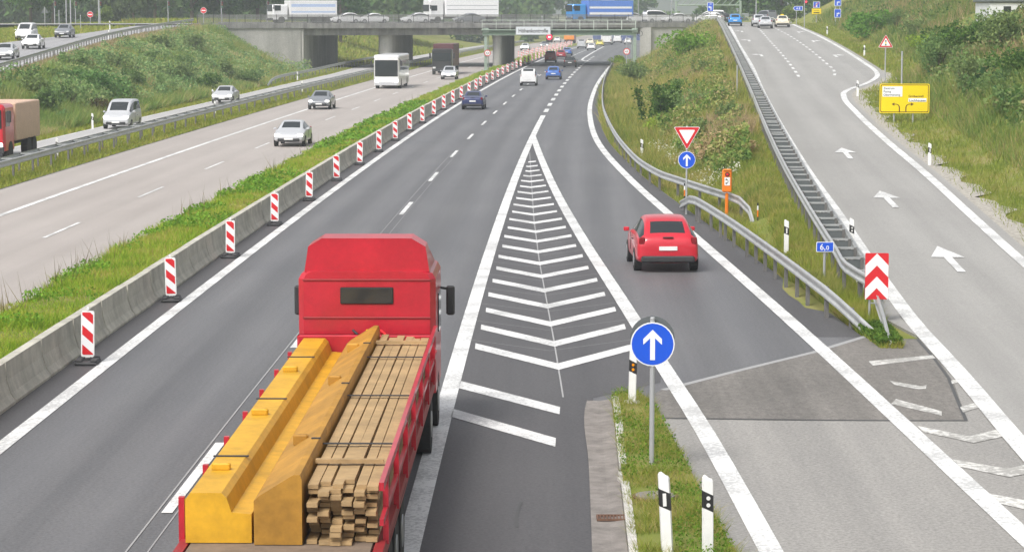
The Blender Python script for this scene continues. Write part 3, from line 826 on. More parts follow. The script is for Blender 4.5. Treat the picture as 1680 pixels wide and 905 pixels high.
# ------------------------------------------------------------------ delineator posts
def make_delineator(amber=False, two=False):
    t = thing('delineator_post', '', 'delineator post')
    def ring(z, k=1.0): return [(x * k, y * k, z) for x, y in ((-.06, -.045), (.06, -.045), (.075, .0), (.04, .05), (-.04, .05), (-.075, .0))]
    mb = MB(); mb.loft([ring(-.1), ring(.60)]); mb.loft([ring(.76), [(p[0], p[1], .95 + (.0 if p[0] > 0 else .05)) for p in ring(.95, .96)], [(p[0], p[1], .98 + (.0 if p[0] > 0 else .05)) for p in ring(.95, .75)]])
    mb.build('body', M_WP, t)
    mb = MB(); r0 = [(p[0] * 1.02, p[1] * 1.02, .58 - p[0] * .5) for p in ring(0)]; r1_ = [(p[0] * 1.02, p[1] * 1.02, .80 - p[0] * .5) for p in ring(0)]
    mb.loft([r0, r1_]); mb.build('black_band', M_BP, t)
    mb = MB()
    if two:
        for z in (.645, .735): mb.tube((0, -.046, z), (0, -.056, z), .026, .026, 14)
    else: mb.plate([(-.022, .61), (.022, .61), (.022, .77), (-.022, .77)], -.056, -.046)
    mb.build('reflector', M_AMB if amber else M_REFL, t)
    return t
dA = make_delineator(); dB = make_delineator(two=True); dC = make_delineator(True, True)
mb = MB(); mb.tube((0, 0, -.02), (0, 0, .03), .17, .15, 14); mb.build('base_plate', M_KERB, dC)
used = set()
def put_del(p, label, proto, group='roadside delineator posts', tilt=(0, 0), rz=0.0, s=1.0):
    o = proto if proto not in used else copy_tree(proto); used.add(proto)
    o.location = p; o.rotation_euler = (tilt[0], tilt[1], rz); o.scale = (s, s, s); tag(o, label, 'delineator post', group); return o
put_del((*at(1037, 668), .10), 'white delineator post with two amber reflectors at the island tip', dC, None, (0, .02))
put_del((2.16, 32.9, .08), 'leaning white delineator post with one bar reflector in the island grass', dA, None, (0, -.055), -.1, 1.12)
put_del((2.72, 32.9, .08), 'white delineator post with two round reflectors in the island grass', dB, None, (0, -.01), .1, 1.08)
def pd(u, v, label, proto=dA, s=1.0, **k):
    x, y, z = ground(u, v); return put_del((x, y, z - .02), label, proto, s=s, **k)
pd(1290, 414, 'white delineator post standing in grass behind the short guardrail', dA)
pd(1397, 412, 'white delineator post with two reflectors by the ramp guardrail end', dB)
pd(1053, 260, 'white delineator post behind the long curved guardrail, by the white flowers', dA)
pd(1525, 271, 'white delineator post right of the ramp, before the gravel and the hill', dA, .95)
pd(1407, 158, 'white delineator post at the kink of the ramp edge, left of the yellow sign', dA)
pd(1418, 93, 'white delineator post right of the ramp, left of the traffic light warning sign', dA)
pd(1357, 58, 'far white delineator post right of the ramp near the two blue panels', dA)
pd(152, 211, 'white delineator post on the left verge of the side road, by brown weeds', dA)
pd(349, 166, 'white delineator post on the left verge of the side road, by the silver car', dA)
pd(488, 133, 'small white delineator post before the bridge abutment', dA)
for (u, v, l) in ((102, 262, 'delineator post at the left double guardrail, nearest of three'), (351, 190, 'delineator post at the left double guardrail, middle of three'), (499, 152, 'delineator post at the left double guardrail, farthest of three')):
    x, y = at(u, v); put_del((float(C(y)) - 16.8, y + 2, 0), l, dB)
put_del((float(UR(262)) - .1, 262, float(zl(262)) + .05), 'delineator post on the edge of the upper left road', dA)
put_del((float(UR(285)) - 6.2, 300, float(zl(300)) + .05), 'delineator post at the far side of the upper left road', dB)

# ------------------------------------------------------------------ signs
def blue_arrow_plate(t, r, zc, y=-.05):
    mb = MB(); mb.plate(disc(0, zc, r), y, y + .02, 0); mb.plate(disc(0, zc, r * .945), y - .004, y - .0005, 1)
    a = r * .92
    mb.plate([(-.12 * a, zc - .78 * a), (.12 * a, zc - .78 * a), (.12 * a, zc + .30 * a), (.46 * a, zc - .02 * a), (.46 * a, zc + .26 * a), (0, zc + .72 * a), (-.46 * a, zc + .26 * a), (-.46 * a, zc - .02 * a), (-.12 * a, zc + .30 * a)], y - .008, y - .0045, 2)
    return mb.build('round_plate', [M_SW, M_BLUE, M_SW], t)
def pole(t, h, r=.04, z0=-.2, x=0, y=0, mat=None):
    mb = MB(); mb.tube((x, y, z0), (x, y, h), r, r, 12); mb.tube((x, y, h), (x, y, h + .015), r * 1.05, r * .8, 12)
    return mb.build('pole', mat or M_POLE, t)
x, y = at(1069, 770)
t = thing('arrow_sign', 'large round blue sign with a white up arrow on the island pole', 'road sign', (x, y, .08))
pole(t, 2.46, .042); blue_arrow_plate(t, .365, 2.03)
mb = MB(); mb.plate(disc(0, 2.115, .37), .05, .07); mb.build('back_plate', M_SBACK, t)
x, y = at(1126, 340)
y = 90.5; x = (1126.5 - 840) / F * 90.6
t = thing('give_way_sign', 'red and white give way triangle above a small round blue arrow plate', 'road sign', (x, y, 0))
zs = lambda v: CAM_H - (v - 20.5) * y / F
pole(t, zs(207) + .02, .035)
mb = MB(); r = .52
def tri(r, zc, down=True):
    s = -1 if down else 1
    P = []
    for k in range(3):
        a = math.radians(90 + 120 * k); cx, cz = r * .93 * math.cos(a), r * .93 * math.sin(a)
        for q in (-40, 0, 40): P.append((cx + r * .07 * math.cos(a + math.radians(q)), cz + r * .07 * math.sin(a + math.radians(q))))
    P = [(p[0], zc + s * p[1]) for p in P]
    return P if not down else P[::-1]
zc = zs(219.5)
mb.plate(tri(.545, zc), -.06, -.04, 0); mb.plate(tri(.515, zc), -.064, -.0605, 1); mb.plate(tri(.335, zc), -.068, -.0645, 0)
mb.build('triangle_plate', [M_SW, M_RED], t)
blue_arrow_plate(t, .325, zs(261), -.05)
# emergency phone
x, y, z = ground(1192, 358)
t = thing('emergency_phone', 'orange emergency phone pillar with a white handset panel by the guardrails', 'emergency phone', (x, y, z))
zz = lambda v: CAM_H - (v - 20.5) * y / F - z
w = 15.5 / F * y
mb = MB(); mb.rbox((0, 0, (zz(315) - .3) / 2), (.12, .12, zz(315) + .3), .03); mb.build('pillar', M_ORG, t)
mb = MB(); mb.rbox((0, 0, (zz(314) + zz(277)) / 2), (w, .26, zz(277) - zz(314)), .04); mb.rbox((0, -.02, zz(277.5)), (w * .86, .30, .06), .025); mb.build('housing', M_ORG, t)
mb = MB(); mb.tube((0, -.14, zz(284.5)), (0, -.16, zz(284.5)), .085, .085, 16, 0); mb.tube((0, -.16, zz(284.5)), (0, -.175, zz(284.5)), .05, .05, 14, 1); mb.build('lamp', [M_TRIM, M_RED], t)
mb = MB(); mb.box((0, -.137, zz(296)), (.20, .012, .30), 0)
arc = [(.05 * math.cos(a) - .01, .075 * math.sin(a)) for a in np.linspace(-1.7, 1.7, 12)]
mb.plate([(p[0], zz(296) + p[1]) for p in arc] + [(p[0] * .55, zz(296) + p[1] * .7) for p in arc[::-1]], -.147, -.1435, 1)
mb.plate(disc(-.035, zz(296) + .07, .028, 12), -.148, -.1436, 1); mb.plate(disc(-.035, zz(296) - .07, .028, 12), -.148, -.1436, 1)
mb.build('handset_panel', [M_SW, M_BLK], t)
mb = MB(); mb.box((.0, .1, -.02), (.9, .9, .12)); mb.build('base_slab', M_GUTT, t)
# striped marker sticks at the rail ends
for (u, v, l) in ((1123, 336, 'short black, white and orange marker stick left of the give way pole'), (1243, 372, 'short orange and black marker stick at the end of the long guardrail')):
    x, y, z = ground(u, v); t = thing('marker_stick', l, 'marker stick', (x, y, z))
    h = .85
    mb = MB(); mb.tube((0, 0, -.1), (0, 0, h * .45), .026, .026, 8); mb.tube((0, 0, h * .88), (0, 0, h), .027, .027, 8); mb.build('shaft', M_BP, t)
    mb = MB(); mb.tube((0, 0, h * .42), (0, 0, h * .70), .028, .028, 8); mb.build('orange_band', M_ORG, t)
    mb = MB(); mb.tube((0, 0, h * .70), (0, 0, h * .88), .028, .028, 8); mb.build('white_band', M_SW, t)
# kilometre plate
x, y, z = ground(1352, 468)
t = thing('kilometre_sign', 'small blue plate reading 6,0 on a grey post among the guardrails', 'road sign', (x, y, z), .06)
zz = lambda v: CAM_H - (v - 20.5) * y / F - z
pole(t, zz(398), .035); mb = MB(); w = 29 / F * y; h = 16.5 / F * y; zc = zz(404)
mb.plate(rrect(0, zc, w, h, .02), -.06, -.04, 0); mb.plate(rrect(0, zc, w - .035, h - .035, .015), -.064, -.0605, 1)
text_on(mb, '6,', -.065, zc - .0, h * .58, -.067, 2); text_on(mb, '0', .07, zc - .022, h * .42, -.067, 2)
mb.build('plate', [M_SW, M_BLUE, M_SW], t)
# red and white chevron board
x, y, z = ground(1437, 528)
t = thing('chevron_board', 'red and white chevron board standing at the tip of the grass wedge', 'road sign', (x, y, z))
zz = lambda v: CAM_H - (v - 20.5) * y / F - z
w = 38.5 / F * y; z0, z1 = zz(491), zz(414.5); hh = z1 - z0
mb = MB(); mb.tube((-.16, .03, -.2), (-.16, .03, z1 - .05), .028, n=8); mb.tube((.16, .03, -.2), (.16, .03, z1 - .05), .028, n=8)
mb.tube((-.16, .03, z0 - .1), (.16, .03, z0 - .1), .02, n=6); mb.build('stand', M_POLE, t)
mb = MB(); mb.plate(rrect(0, (z0 + z1) / 2, w, hh, .03), -.03, 0.0, 0)
W2 = w / 2; rise = W2 * 1.02
def chev(a, b2):   # white band peak heights a..b2
    mb.plate([(-W2 + .004, a - rise), (0, a), (W2 - .004, a - rise), (W2 - .004, b2 - rise), (0, b2), (-W2 + .004, b2 - rise)], -.034, -.0305, 1)
chev(z0 + hh * .735, z0 + hh * .993); chev(z0 + hh * .245, z0 + hh * .495)
mb.build('striped_board', [M_RED, M_SW], t)
# traffic light warning triangle
x, y, z = ground(1452, 133)
t = thing('warning_sign', 'triangular traffic light warning sign on a pole above the yellow sign', 'road sign', (x, y, z), -.03)
zz = lambda v: CAM_H - (v - 20.5) * y / F - z
pole(t, zz(72), .045); k = y / F; zc = zz(70.5); mb = MB()
mb.plate(tri(13.2 * k, zc, False), -.07, -.05, 0); mb.plate(tri(12.3 * k, zc, False), -.074, -.0705, 1); mb.plate(tri(8.4 * k, zc, False), -.078, -.0745, 0)
for q, mi in ((3.4, 2), (.3, 3), (-2.6, 4)): mb.plate(disc(0, zc + q * k, 1.35 * k, 12), -.082, -.0785, mi)
mb.build('triangle_plate', [M_SW, M_RED, M_BLK, M_YEL, paint('sign_green', (.02, .16, .08), .4)], t)
# the large yellow direction sign
x0, y0_, z0_ = ground(1450, 205); y = y0_ + 2
xl_, xr2 = (1442 - 840) / F * y, (1523 - 840) / F * y
xc = (xl_ + xr2) / 2; zg = float(terrain(xc, y)); k = y / F
t = thing('direction_sign', 'large yellow direction sign with two bent arrows beside the ramp', 'road sign', (xc, y, zg), -.06)
zz = lambda v: CAM_H - (v - 20.5) * k - zg
mb = MB(); w = xr2 - xl_; zb_, zt_ = zz(184.5), zz(136.5); h = zt_ - zb_; zc = (zb_ + zt_) / 2
mb.plate(rrect(0, zc, w, h, .08), -.06, -.02, 0); mb.plate(rrect(0, zc, w - .10, h - .10, .06), -.064, -.0605, 1); mb.plate(rrect(0, zc, w - .17, h - .17, .05), -.068, -.0645, 0)
X = lambda f: -w / 2 + w * f
Zf = lambda f: zt_ - h * f
def rect(fx0, fz0, fx1, fz1, mi, dy=-.072): mb.plate([(X(fx0), Zf(fz1)), (X(fx1), Zf(fz1)), (X(fx1), Zf(fz0)), (X(fx0), Zf(fz0))], dy, dy + .0035, mi)
rect(.055, .09, .455, .44, 2); rect(.575, .49, .94, .615, 2)
for s, fz in (('Zentrum', .155), ('Pasing', .265), ('Obermenzing', .375)): text_on(mb, s, X(.075), Zf(fz), h * .072, -.074, 3, 'LEFT')
text_on(mb, 'Gröbenzell', X(.575), Zf(.42), h * .075, -.074, 1, 'LEFT', w * .30); text_on(mb, 'Lochhausen', X(.59), Zf(.565), h * .078, -.074, 3, 'LEFT', w * .33)
def bent(cx, s):
    b0 = .022; P_out = []; P_in = []
    zbm, zcn = .955, .815
    for a in np.linspace(0, math.pi / 2, 8):
        P_out.append((X(cx) + s * w * (.07 - (.07 + b0 * .5) * math.cos(a)), Zf(zcn) + h * .12 * math.sin(a) + b0 * w * .3 * math.sin(a)))
        P_in.append((X(cx) + s * w * (.07 - (.07 - b0 * .5) * math.cos(a)), Zf(zcn) + h * .12 * math.sin(a) - b0 * w * .3 * math.sin(a)))
    ol = [(X(cx) - s * w * b0 * .5, Zf(zbm))] + P_out + [(X(cx) + s * w * .11, P_out[-1][1])]
    il = [(X(cx) + s * w * b0 * .5, Zf(zbm))] + P_in + [(X(cx) + s * w * .11, P_in[-1][1])]
    for i in range(len(ol) - 1):
        q = [ol[i], ol[i + 1], il[i + 1], il[i]]
        if s > 0: q = q[::-1]
        mb.plate(q, -.073, -.0695, 4)
    zm = (ol[-1][1] + il[-1][1]) / 2; xa = X(cx) + s * w * .10
    q = [(xa, zm + h * .055), (xa, zm - h * .055), (xa + s * w * .06, zm)]
    mb.plate(q if s > 0 else q[::-1], -.0735, -.0692, 4)
bent(.40, -1); bent(.53, 1)
mb.build('board', [M_YEL, M_BROWN, M_SW, M_BLK, M_BROWN], t)
mb = MB()
for fx in (.3, .68): mb.tube((X(fx), .06, -.5), (X(fx), .06, zt_ - .1), .05, n=8)
mb.build('supports', M_POLE, t)
# bare pole
x, y, z = ground(1506, 168)
t = thing('bare_pole', 'bare grey pole rising from the hillside behind the yellow sign', 'pole', (x, y + 6, float(terrain(x, y + 6))))
kk = (y + 6) / F; h = CAM_H - (84 - 20.5) * kk - t.location.z; pole(t, h, .055); mb = MB(); mb.tube((0, 0, h - .55), (0, 0, h - .45), .075, n=10); mb.build('clamp', M_POLE, t)
# thin pole on the right bank
x, y, z = ground(1209, 160)
t = thing('bare_pole', 'thin grey post half hidden in weeds beside the ramp guardrail', 'pole', (x, y, z)); pole(t, 2.0, .04)

# ------------------------------------------------------------------ bridge
br = thing('road_bridge', 'long grey concrete bridge crossing over the motorway', 'bridge', (-4, float(yb(-4)), 0))
bo = Vector(br.location); ang = math.atan(.43)
def bl(x, d, z): return (x - bo.x, float(yb(x)) + d - bo.y, z)
def bslab(mb, x0, x1, d0, d1, z0, z1, mi=0, n=1):
    for i in range(n):
        a = x0 + (x1 - x0) * i / n; c = x0 + (x1 - x0) * (i + 1) / n
        mb.add([bl(a, d0, z0), bl(c, d0, z0), bl(c, d1, z0), bl(a, d1, z0), bl(a, d0, z1), bl(c, d0, z1), bl(c, d1, z1), bl(a, d1, z1)],
               [(3, 2, 1, 0), (4, 5, 6, 7), (0, 1, 5, 4), (1, 2, 6, 5), (2, 3, 7, 6), (3, 0, 4, 7)], mi)
mb = MB(); bslab(mb, AL - .6, AR + .6, .9, BW - .9, 4.45, 5.5); bslab(mb, AL - .2, AR + .2, 0.05, BW - .05, 5.35, 5.985); mb.build('deck', M_FASC, br)
mb = MB(); bslab(mb, -42, 31, -.12, .5, 5.42, 6.12); mb.build('fascia', M_FASC, br)
mb = MB(); bslab(mb, -42, 31, BW - .5, BW + .12, 5.42, 6.12); mb.build('fascia', M_FASC, br)
# abutments with wing walls
mb = MB()
mb.add([(AL - 1.6 - bo.x, float(yb(AL)) - bo.y + .1, -1), (AL - bo.x, float(yb(AL)) - bo.y + .1, -1), (AL + 2.6 - bo.x, float(yb(AL)) + BW - bo.y, -1), (AL + 1 - bo.x, float(yb(AL)) + BW - bo.y, -1),
        (AL - 1.6 - bo.x, float(yb(AL)) - bo.y + .1, 5.40), (AL - bo.x, float(yb(AL)) - bo.y + .1, 5.40), (AL + 2.6 - bo.x, float(yb(AL)) + BW - bo.y, 5.40), (AL + 1 - bo.x, float(yb(AL)) + BW - bo.y, 5.40)],
       [(3, 2, 1, 0), (4, 5, 6, 7), (0, 1, 5, 4), (1, 2, 6, 5), (2, 3, 7, 6), (3, 0, 4, 7)])
bslab(mb, -46, AL - .35, .06, 4.9, -1, 5.415, 0, 4)
mb.build('abutment', M_BRID, br)
mb = MB()
mb.add([(AR - bo.x, float(yb(AR)) - bo.y + .1, -1), (AR + 1.6 - bo.x, float(yb(AR)) - bo.y + .1, -1), (AR + 4 - bo.x, float(yb(AR)) + BW - bo.y, -1), (AR + 2.4 - bo.x, float(yb(AR)) + BW - bo.y, -1),
        (AR - bo.x, float(yb(AR)) - bo.y + .1, 5.40), (AR + 1.6 - bo.x, float(yb(AR)) - bo.y + .1, 5.40), (AR + 4 - bo.x, float(yb(AR)) + BW - bo.y, 5.40), (AR + 2.4 - bo.x, float(yb(AR)) + BW - bo.y, 5.40)],
       [(3, 2, 1, 0), (4, 5, 6, 7), (0, 1, 5, 4), (1, 2, 6, 5), (2, 3, 7, 6), (3, 0, 4, 7)])
bslab(mb, AR + .35, 34, .06, 4.9, -1, 5.415, 0, 3)
mb.build('abutment', M_BRID, br)
for (xa, xb) in ((-18.3, -16.35), (-2.7, -1.45)):
    mb = MB(); r = (xb - xa) / 2; xc = (xa + xb) / 2; yy0 = float(yb(xc)) + 1.6; yy1 = yy0 + BW - 3.6; sh = .075
    ring = []
    for a in np.linspace(math.pi, 2 * math.pi, 9): ring.append((xc + r * math.cos(a), yy0 + r + r * math.sin(a)))
    for a in np.linspace(0, math.pi, 9): ring.append((xc + sh * (yy1 - yy0) + r * math.cos(a), yy1 - r + r * math.sin(a)))
    mb.loft([[(p[0] - bo.x, p[1] - bo.y, z) for p in ring] for z in (-.5, 4.5)]); mb.build('pier', M_BRID, br)
# railings: panel by panel
def rail_panel(x0, x1, d):
    mb = MB(); dx = x1 - x0
    bslab(mb, x0, x0 + .11, d - .05, d + .05, 6.1, 7.26, 1); bslab(mb, x0 + .11, x1, d - .04, d + .04, 7.13, 7.23); bslab(mb, x0 + .11, x1, d - .025, d + .025, 6.2, 6.27); bslab(mb, x0 + .11, x1, d - .025, d + .025, 6.92, 6.98)
    nb = 20
    for k in range(1, nb): xx = x0 + .11 + (dx - .11) * k / nb; bslab(mb, xx - .02, xx + .02, d - .018, d + .018, 6.27, 7.13)
    return mb
xx = -41.5
while xx < 30.5:
    rail_panel(xx, xx + 2.0, .2).build('railing_panel', [M_RAIL, M_RAIL2], br); xx += 2.0
xx = -41.5
mb = MB()
while xx < 40:
    bslab(mb, xx, xx + .07, BW - .25, BW - .18, 6.1, 7.22); bslab(mb, xx + .07, xx + 2, BW - .24, BW - .19, 7.1, 7.2); bslab(mb, xx + .07, xx + 2, BW - .22, BW - .20, 6.6, 6.65); xx += 2
mb.build('far_railing', M_RAIL, br)

# ------------------------------------------------------------------ gantry before the bridge
GY = 310.0
gt = thing('gantry', 'green steel gantry with a walkway railing across the main road', 'gantry', (6, GY, 0))
mb = MB(); mb.rbox((0, 0, 4.98), (19.6, .55, .55), .04); mb.build('beam', M_GDK, gt)
mb = MB(); mb.box((0, -.32, 5.31), (19.8, .10, .14)); mb.box((0, .0, 5.29), (19.8, 1.1, .06)); mb.box((0, -.32, 4.66), (19.6, .08, .08)); mb.build('walkway', M_GGRN, gt)
mb = MB()
for zq in (6.55, 6.05): mb.tube((-9.8, -.55, zq), (9.8, -.55, zq), .035, n=6); mb.tube((-9.8, .55, zq), (9.8, .55, zq), .035, n=6)
for k in range(12):
    xq = -9.8 + k * 19.6 / 11
    for s in (-.55, .55): mb.tube((xq, s, 5.3), (xq, s, 6.57), .03, n=6)
mb.build('railing', paint('pale_green_rail', (.50, .55, .50), .5), gt)
for xq in (-9.35, 9.7):
    mb = MB(); mb.rbox((xq, 0, 2.3), (.42, .42, 5.2), .03); mb.rbox((xq, 0, 5.25), (.75, .7, .6), .04); mb.rbox((xq, 0, .1), (.8, .8, .25), .03)
    mb.tube((xq + (.35 if xq < 0 else -.35), .05, .2), (xq + (.35 if xq < 0 else -.35), .05, 5), .05, n=6); mb.build('post', M_GGRN, gt)
mb = MB(); mb.tube((9.7 + .75, -.1, 4.75), (9.7 + .75, -.04, 4.75), .34, n=16)
mb = MB(); 
ringp = [(10.35 + .34 * math.cos(a), -.1, 4.85 + .34 * math.sin(a)) for a in np.linspace(0, 2 * math.pi, 18)]
for i in range(17): mb.tube(ringp[i], ringp[i + 1], .035, n=5)
mb.build('cable_loop', M_TRIM, gt)
for xq in (3.85, ):
    mb = MB(); mb.tube((xq - 6 + 0, -.6, 5.3), (xq - 6 + 0, -.6, 6.9), .04, n=6); mb.sphere((xq - 6, -.6, 7.0), .12); mb.build('camera_mast', M_POLE, gt)
k = GY / F
t = thing('overhead_sign', 'white rectangular sign reading Höhenkontrolle hung on the green gantry', 'road sign', ((874.5 - 840) * k, GY - .72, 0))
zz = lambda v: CAM_H - (v - 20.5) * k
mb = MB(); w, h = 57 * k, zz(43.5) - zz(57); zc = (zz(43.5) + zz(57)) / 2
mb.plate(rrect(0, zc, w, h, .05), -.04, .04, 0); mb.plate(rrect(0, zc, w - .12, h - .12, .04), -.044, -.0405, 1); text_on(mb, 'Höhenkontrolle', 0, zc, h * .46, -.048, 2, w=w * .84, bold=.02)
mb.build('board', [M_POLE, paint('sign_grey_white', (.62, .65, .68), .5, var=.05), M_BLK], t)
mb = MB()
for s in (-1, 1): mb.box((s * w * .35, .1, zc), (.08, .1, h + .1))
mb.build('brackets', M_GGRN, t)
t = thing('led_sign', 'dark matrix sign showing a red speed circle under the gantry', 'speed sign', ((901 - 840) * k, GY - .5, 0))
w, h = 10.6 * k, zz(56) - zz(69.5); zc = (zz(56) + zz(69.5)) / 2
mb = MB(); mb.rbox((0, .12, zc), (w, .25, h), .03); mb.box((0, .1, zz(56) + .1), (.12, .1, .3)); mb.build('housing', paint('led_housing', (.05, .05, .052), .6), t)
mb = MB(); cz = zc + h * .17; R_ = w * .43
o_ = disc(0, cz, R_, 24); i_ = disc(0, cz, R_ * .62, 24)
for q in range(24): mb.plate([o_[q], o_[(q + 1) % 24], i_[(q + 1) % 24], i_[q]], -.012, -.006, 0)
text_on(mb, '80', 0, cz, R_ * .62, -.012, 1)
mb.build('display', [paint('led_red', (.6, 0, .02), .4, emit=(1, .02, .08), es=1.6), paint('led_white', (.8, .8, .8), .4, emit=(1, 1, 1), es=1.6)], t)
def limit_plate(t, r, zc, s='4,0', y=-.05):
    mb = MB(); mb.plate(disc(0, zc, r), y, y + .02, 0); mb.plate(disc(0, zc, r * .76), y - .004, y - .0005, 1); text_on(mb, s, 0, zc, r * .55, y - .007, 2)
    d = r * .5
    for q in (1, -1): mb.plate([(-.05, zc + q * d + q * .08), (.05, zc + q * d + q * .08), (0, zc + q * d - q * .02)][::(1 if q < 0 else -1)], y - .008, y - .0045, 2)
    mb.build('round_plate', [M_RED, M_SW, M_BLK], t)
t = thing('height_limit_sign', 'round red bordered height limit sign on the left gantry post', 'road sign', ((800 - 840) * k, GY - .3, 0)); limit_plate(t, .42, zz(86.5)); mb = MB(); mb.box((0, .03, zz(86.5)), (.3, .1, .08)); mb.build('bracket', M_POLE, t)
x, y, z = ground(1028, 118)
t = thing('height_limit_sign', 'round red bordered height limit sign on its own pole at the right bank', 'road sign', (x, y, z)); q = y / F; pole(t, CAM_H - (60 - 20.5) * q - z, .05); limit_plate(t, 5.4 * q, CAM_H - (84 - 20.5) * q - z)

# ------------------------------------------------------------------ vehicles
KINDS = {
 # y, zb, zs, zt, ws, wt  (rear to front, unit metres) + glass flags
 'hatch': dict(L=4.0, W=1.76, st=[(0.0, .42, .66, .78, .80, .62), (.05, .30, .80, .93, .93, .72), (.16, .24, .90, 1.02, .97, .74), (.62, .22, .96, 1.40, 1.0, .64), (1.3, .22, .95, 1.49, 1.0, .66), (2.1, .22, .94, 1.47, 1.0, .65),
                                       (2.95, .22, .92, .99, 1.0, .78), (3.5, .24, .82, .88, .98, .78), (3.85, .28, .68, .74, .93, .72), (4.0, .36, .54, .60, .80, .60)], rear=2, roof0=3, roof1=5, cowl=6),
 'sedan': dict(L=4.5, W=1.78, st=[(0.0, .42, .64, .78, .80, .66), (.06, .30, .80, .93, .93, .76), (.20, .24, .88, .98, .97, .80), (.75, .22, .93, 1.02, 1.0, .78), (1.45, .22, .94, 1.38, 1.0, .64), (2.0, .22, .93, 1.43, 1.0, .65), (2.6, .22, .92, 1.40, 1.0, .64),
                                       (3.35, .22, .90, .97, 1.0, .80), (3.95, .24, .80, .86, .98, .80), (4.35, .28, .66, .72, .93, .74), (4.5, .36, .54, .60, .80, .62)], rear=3, roof0=4, roof1=6, cowl=7),
 'van': dict(L=4.4, W=1.84, st=[(0.0, .42, .80, 1.30, .86, .72), (.04, .30, 1.0, 1.60, .97, .80), (.10, .24, 1.05, 1.78, .99, .80), (.35, .22, 1.06, 1.84, 1.0, .82), (1.5, .22, 1.06, 1.86, 1.0, .82), (2.7, .22, 1.05, 1.80, 1.0, .78),
                                     (3.55, .22, 1.0, 1.08, 1.0, .80), (4.0, .24, .88, .95, .97, .78), (4.3, .28, .70, .76, .92, .72), (4.4, .36, .55, .60, .80, .62)], rear=1, roof0=3, roof1=5, cowl=6),
}
_tmpmat = [bpy.data.materials.new('t%d' % i) for i in range(2)]
_carmesh = {}
def car_shape(kind):
    if kind in _carmesh: return _carmesh[kind]
    K = KINDS[kind]; hw = K['W'] / 2; rings = []
    for (y, zb, zs, zt, ws, wt) in K['st']:
        ws *= hw; wt *= hw; q = y - K['L'] / 2
        half = [(ws * .90, zb), (ws * .995, zb + .10), (ws, zb + .5 * (zs - zb)), (ws * .975, zs), (ws * .945, zs + .025), (wt, zt - .015), (wt * .90, zt + .012), (0, zt + .03)]
        rings.append([(-x, q, z) for x, z in half] + [(x, q, z) for x, z in half[-2::-1]])
    n = len(rings[0]); verts = [p for r in rings for p in r]; faces = []; mi = []
    r0, c0, rf, cw = K['rear'], K['roof0'], K['roof1'], K['cowl']
    for i in range(len(rings) - 1):
        for j in range(n - 1):
            g = 0; jj = j if j < n // 2 else n - 2 - j      # 0..6
            if jj == 4 and r0 <= i < cw: g = 1               # side glass
            if jj in (6,) and (i == r0 or (r0 < i < c0)): g = 1
            if jj in (6,) and i == rf: g = 1
            if kind == 'van' and jj == 6 and i == r0: g = 1
            faces.append((i * n + j, (i + 1) * n + j, (i + 1) * n + j + 1, i * n + j + 1)); mi.append(g)
        faces.append((i * n, i * n + n - 1, (i + 1) * n + n - 1, (i + 1) * n)); mi.append(0)
    faces.append(tuple(range(n))); mi.append(0); faces.append(tuple(range((len(rings) - 1) * n + n - 1, (len(rings) - 1) * n - 1, -1))); mi.append(0)
    me = bpy.data.meshes.new('t'); me.from_pydata(verts, [], faces)
    for m in _tmpmat: me.materials.append(m)
    me.polygons.foreach_set('material_index', mi)
    ob = bpy.data.objects.new('t', me); COL.objects.link(ob); md = ob.modifiers.new('s', 'SUBSURF'); md.levels = 2; md.render_levels = 2
    dg = bpy.context.evaluated_depsgraph_get(); ev = bpy.data.meshes.new_from_object(ob.evaluated_get(dg))
    vs = [tuple(v.co) for v in ev.vertices]; outs = []
    for g in (0, 1):
        mb = MB(); mp = {}
        for p in ev.polygons:
            if p.material_index != g: continue
            f = []
            for vi in p.vertices:
                if vi not in mp: mp[vi] = len(mb.v); mb.v.append(vs[vi])
                f.append(mp[vi])
            mb.f.append(tuple(f)); mb.m.append(0)
        outs.append(mb)
    bpy.data.objects.remove(ob); bpy.data.meshes.remove(me); bpy.data.meshes.remove(ev)
    _carmesh[kind] = outs; return outs
def car_paint(name, c, rough=.3): return paint('car_' + name, c, rough, 0.1, coat=.6, var=.08, scale=1.2)
COLS = {n: car_paint(n, c) for n, c in dict(red=(.55, .012, .03), white=(.78, .78, .78), silver=(.50, .51, .53), blue=(.03, .12, .42), navy=(.02, .03, .11), black=(.02, .02, .022), grey=(.20, .21, .23),
        cream=(.78, .72, .55), brightblue=(.03, .25, .62), yellow=(.70, .62, .10), orange=(.75, .25, .02), darkred=(.30, .01, .02)).items()}
def place(y, x=None, off_=None): return (x if x is not None else float(C(y)) + off_, y)
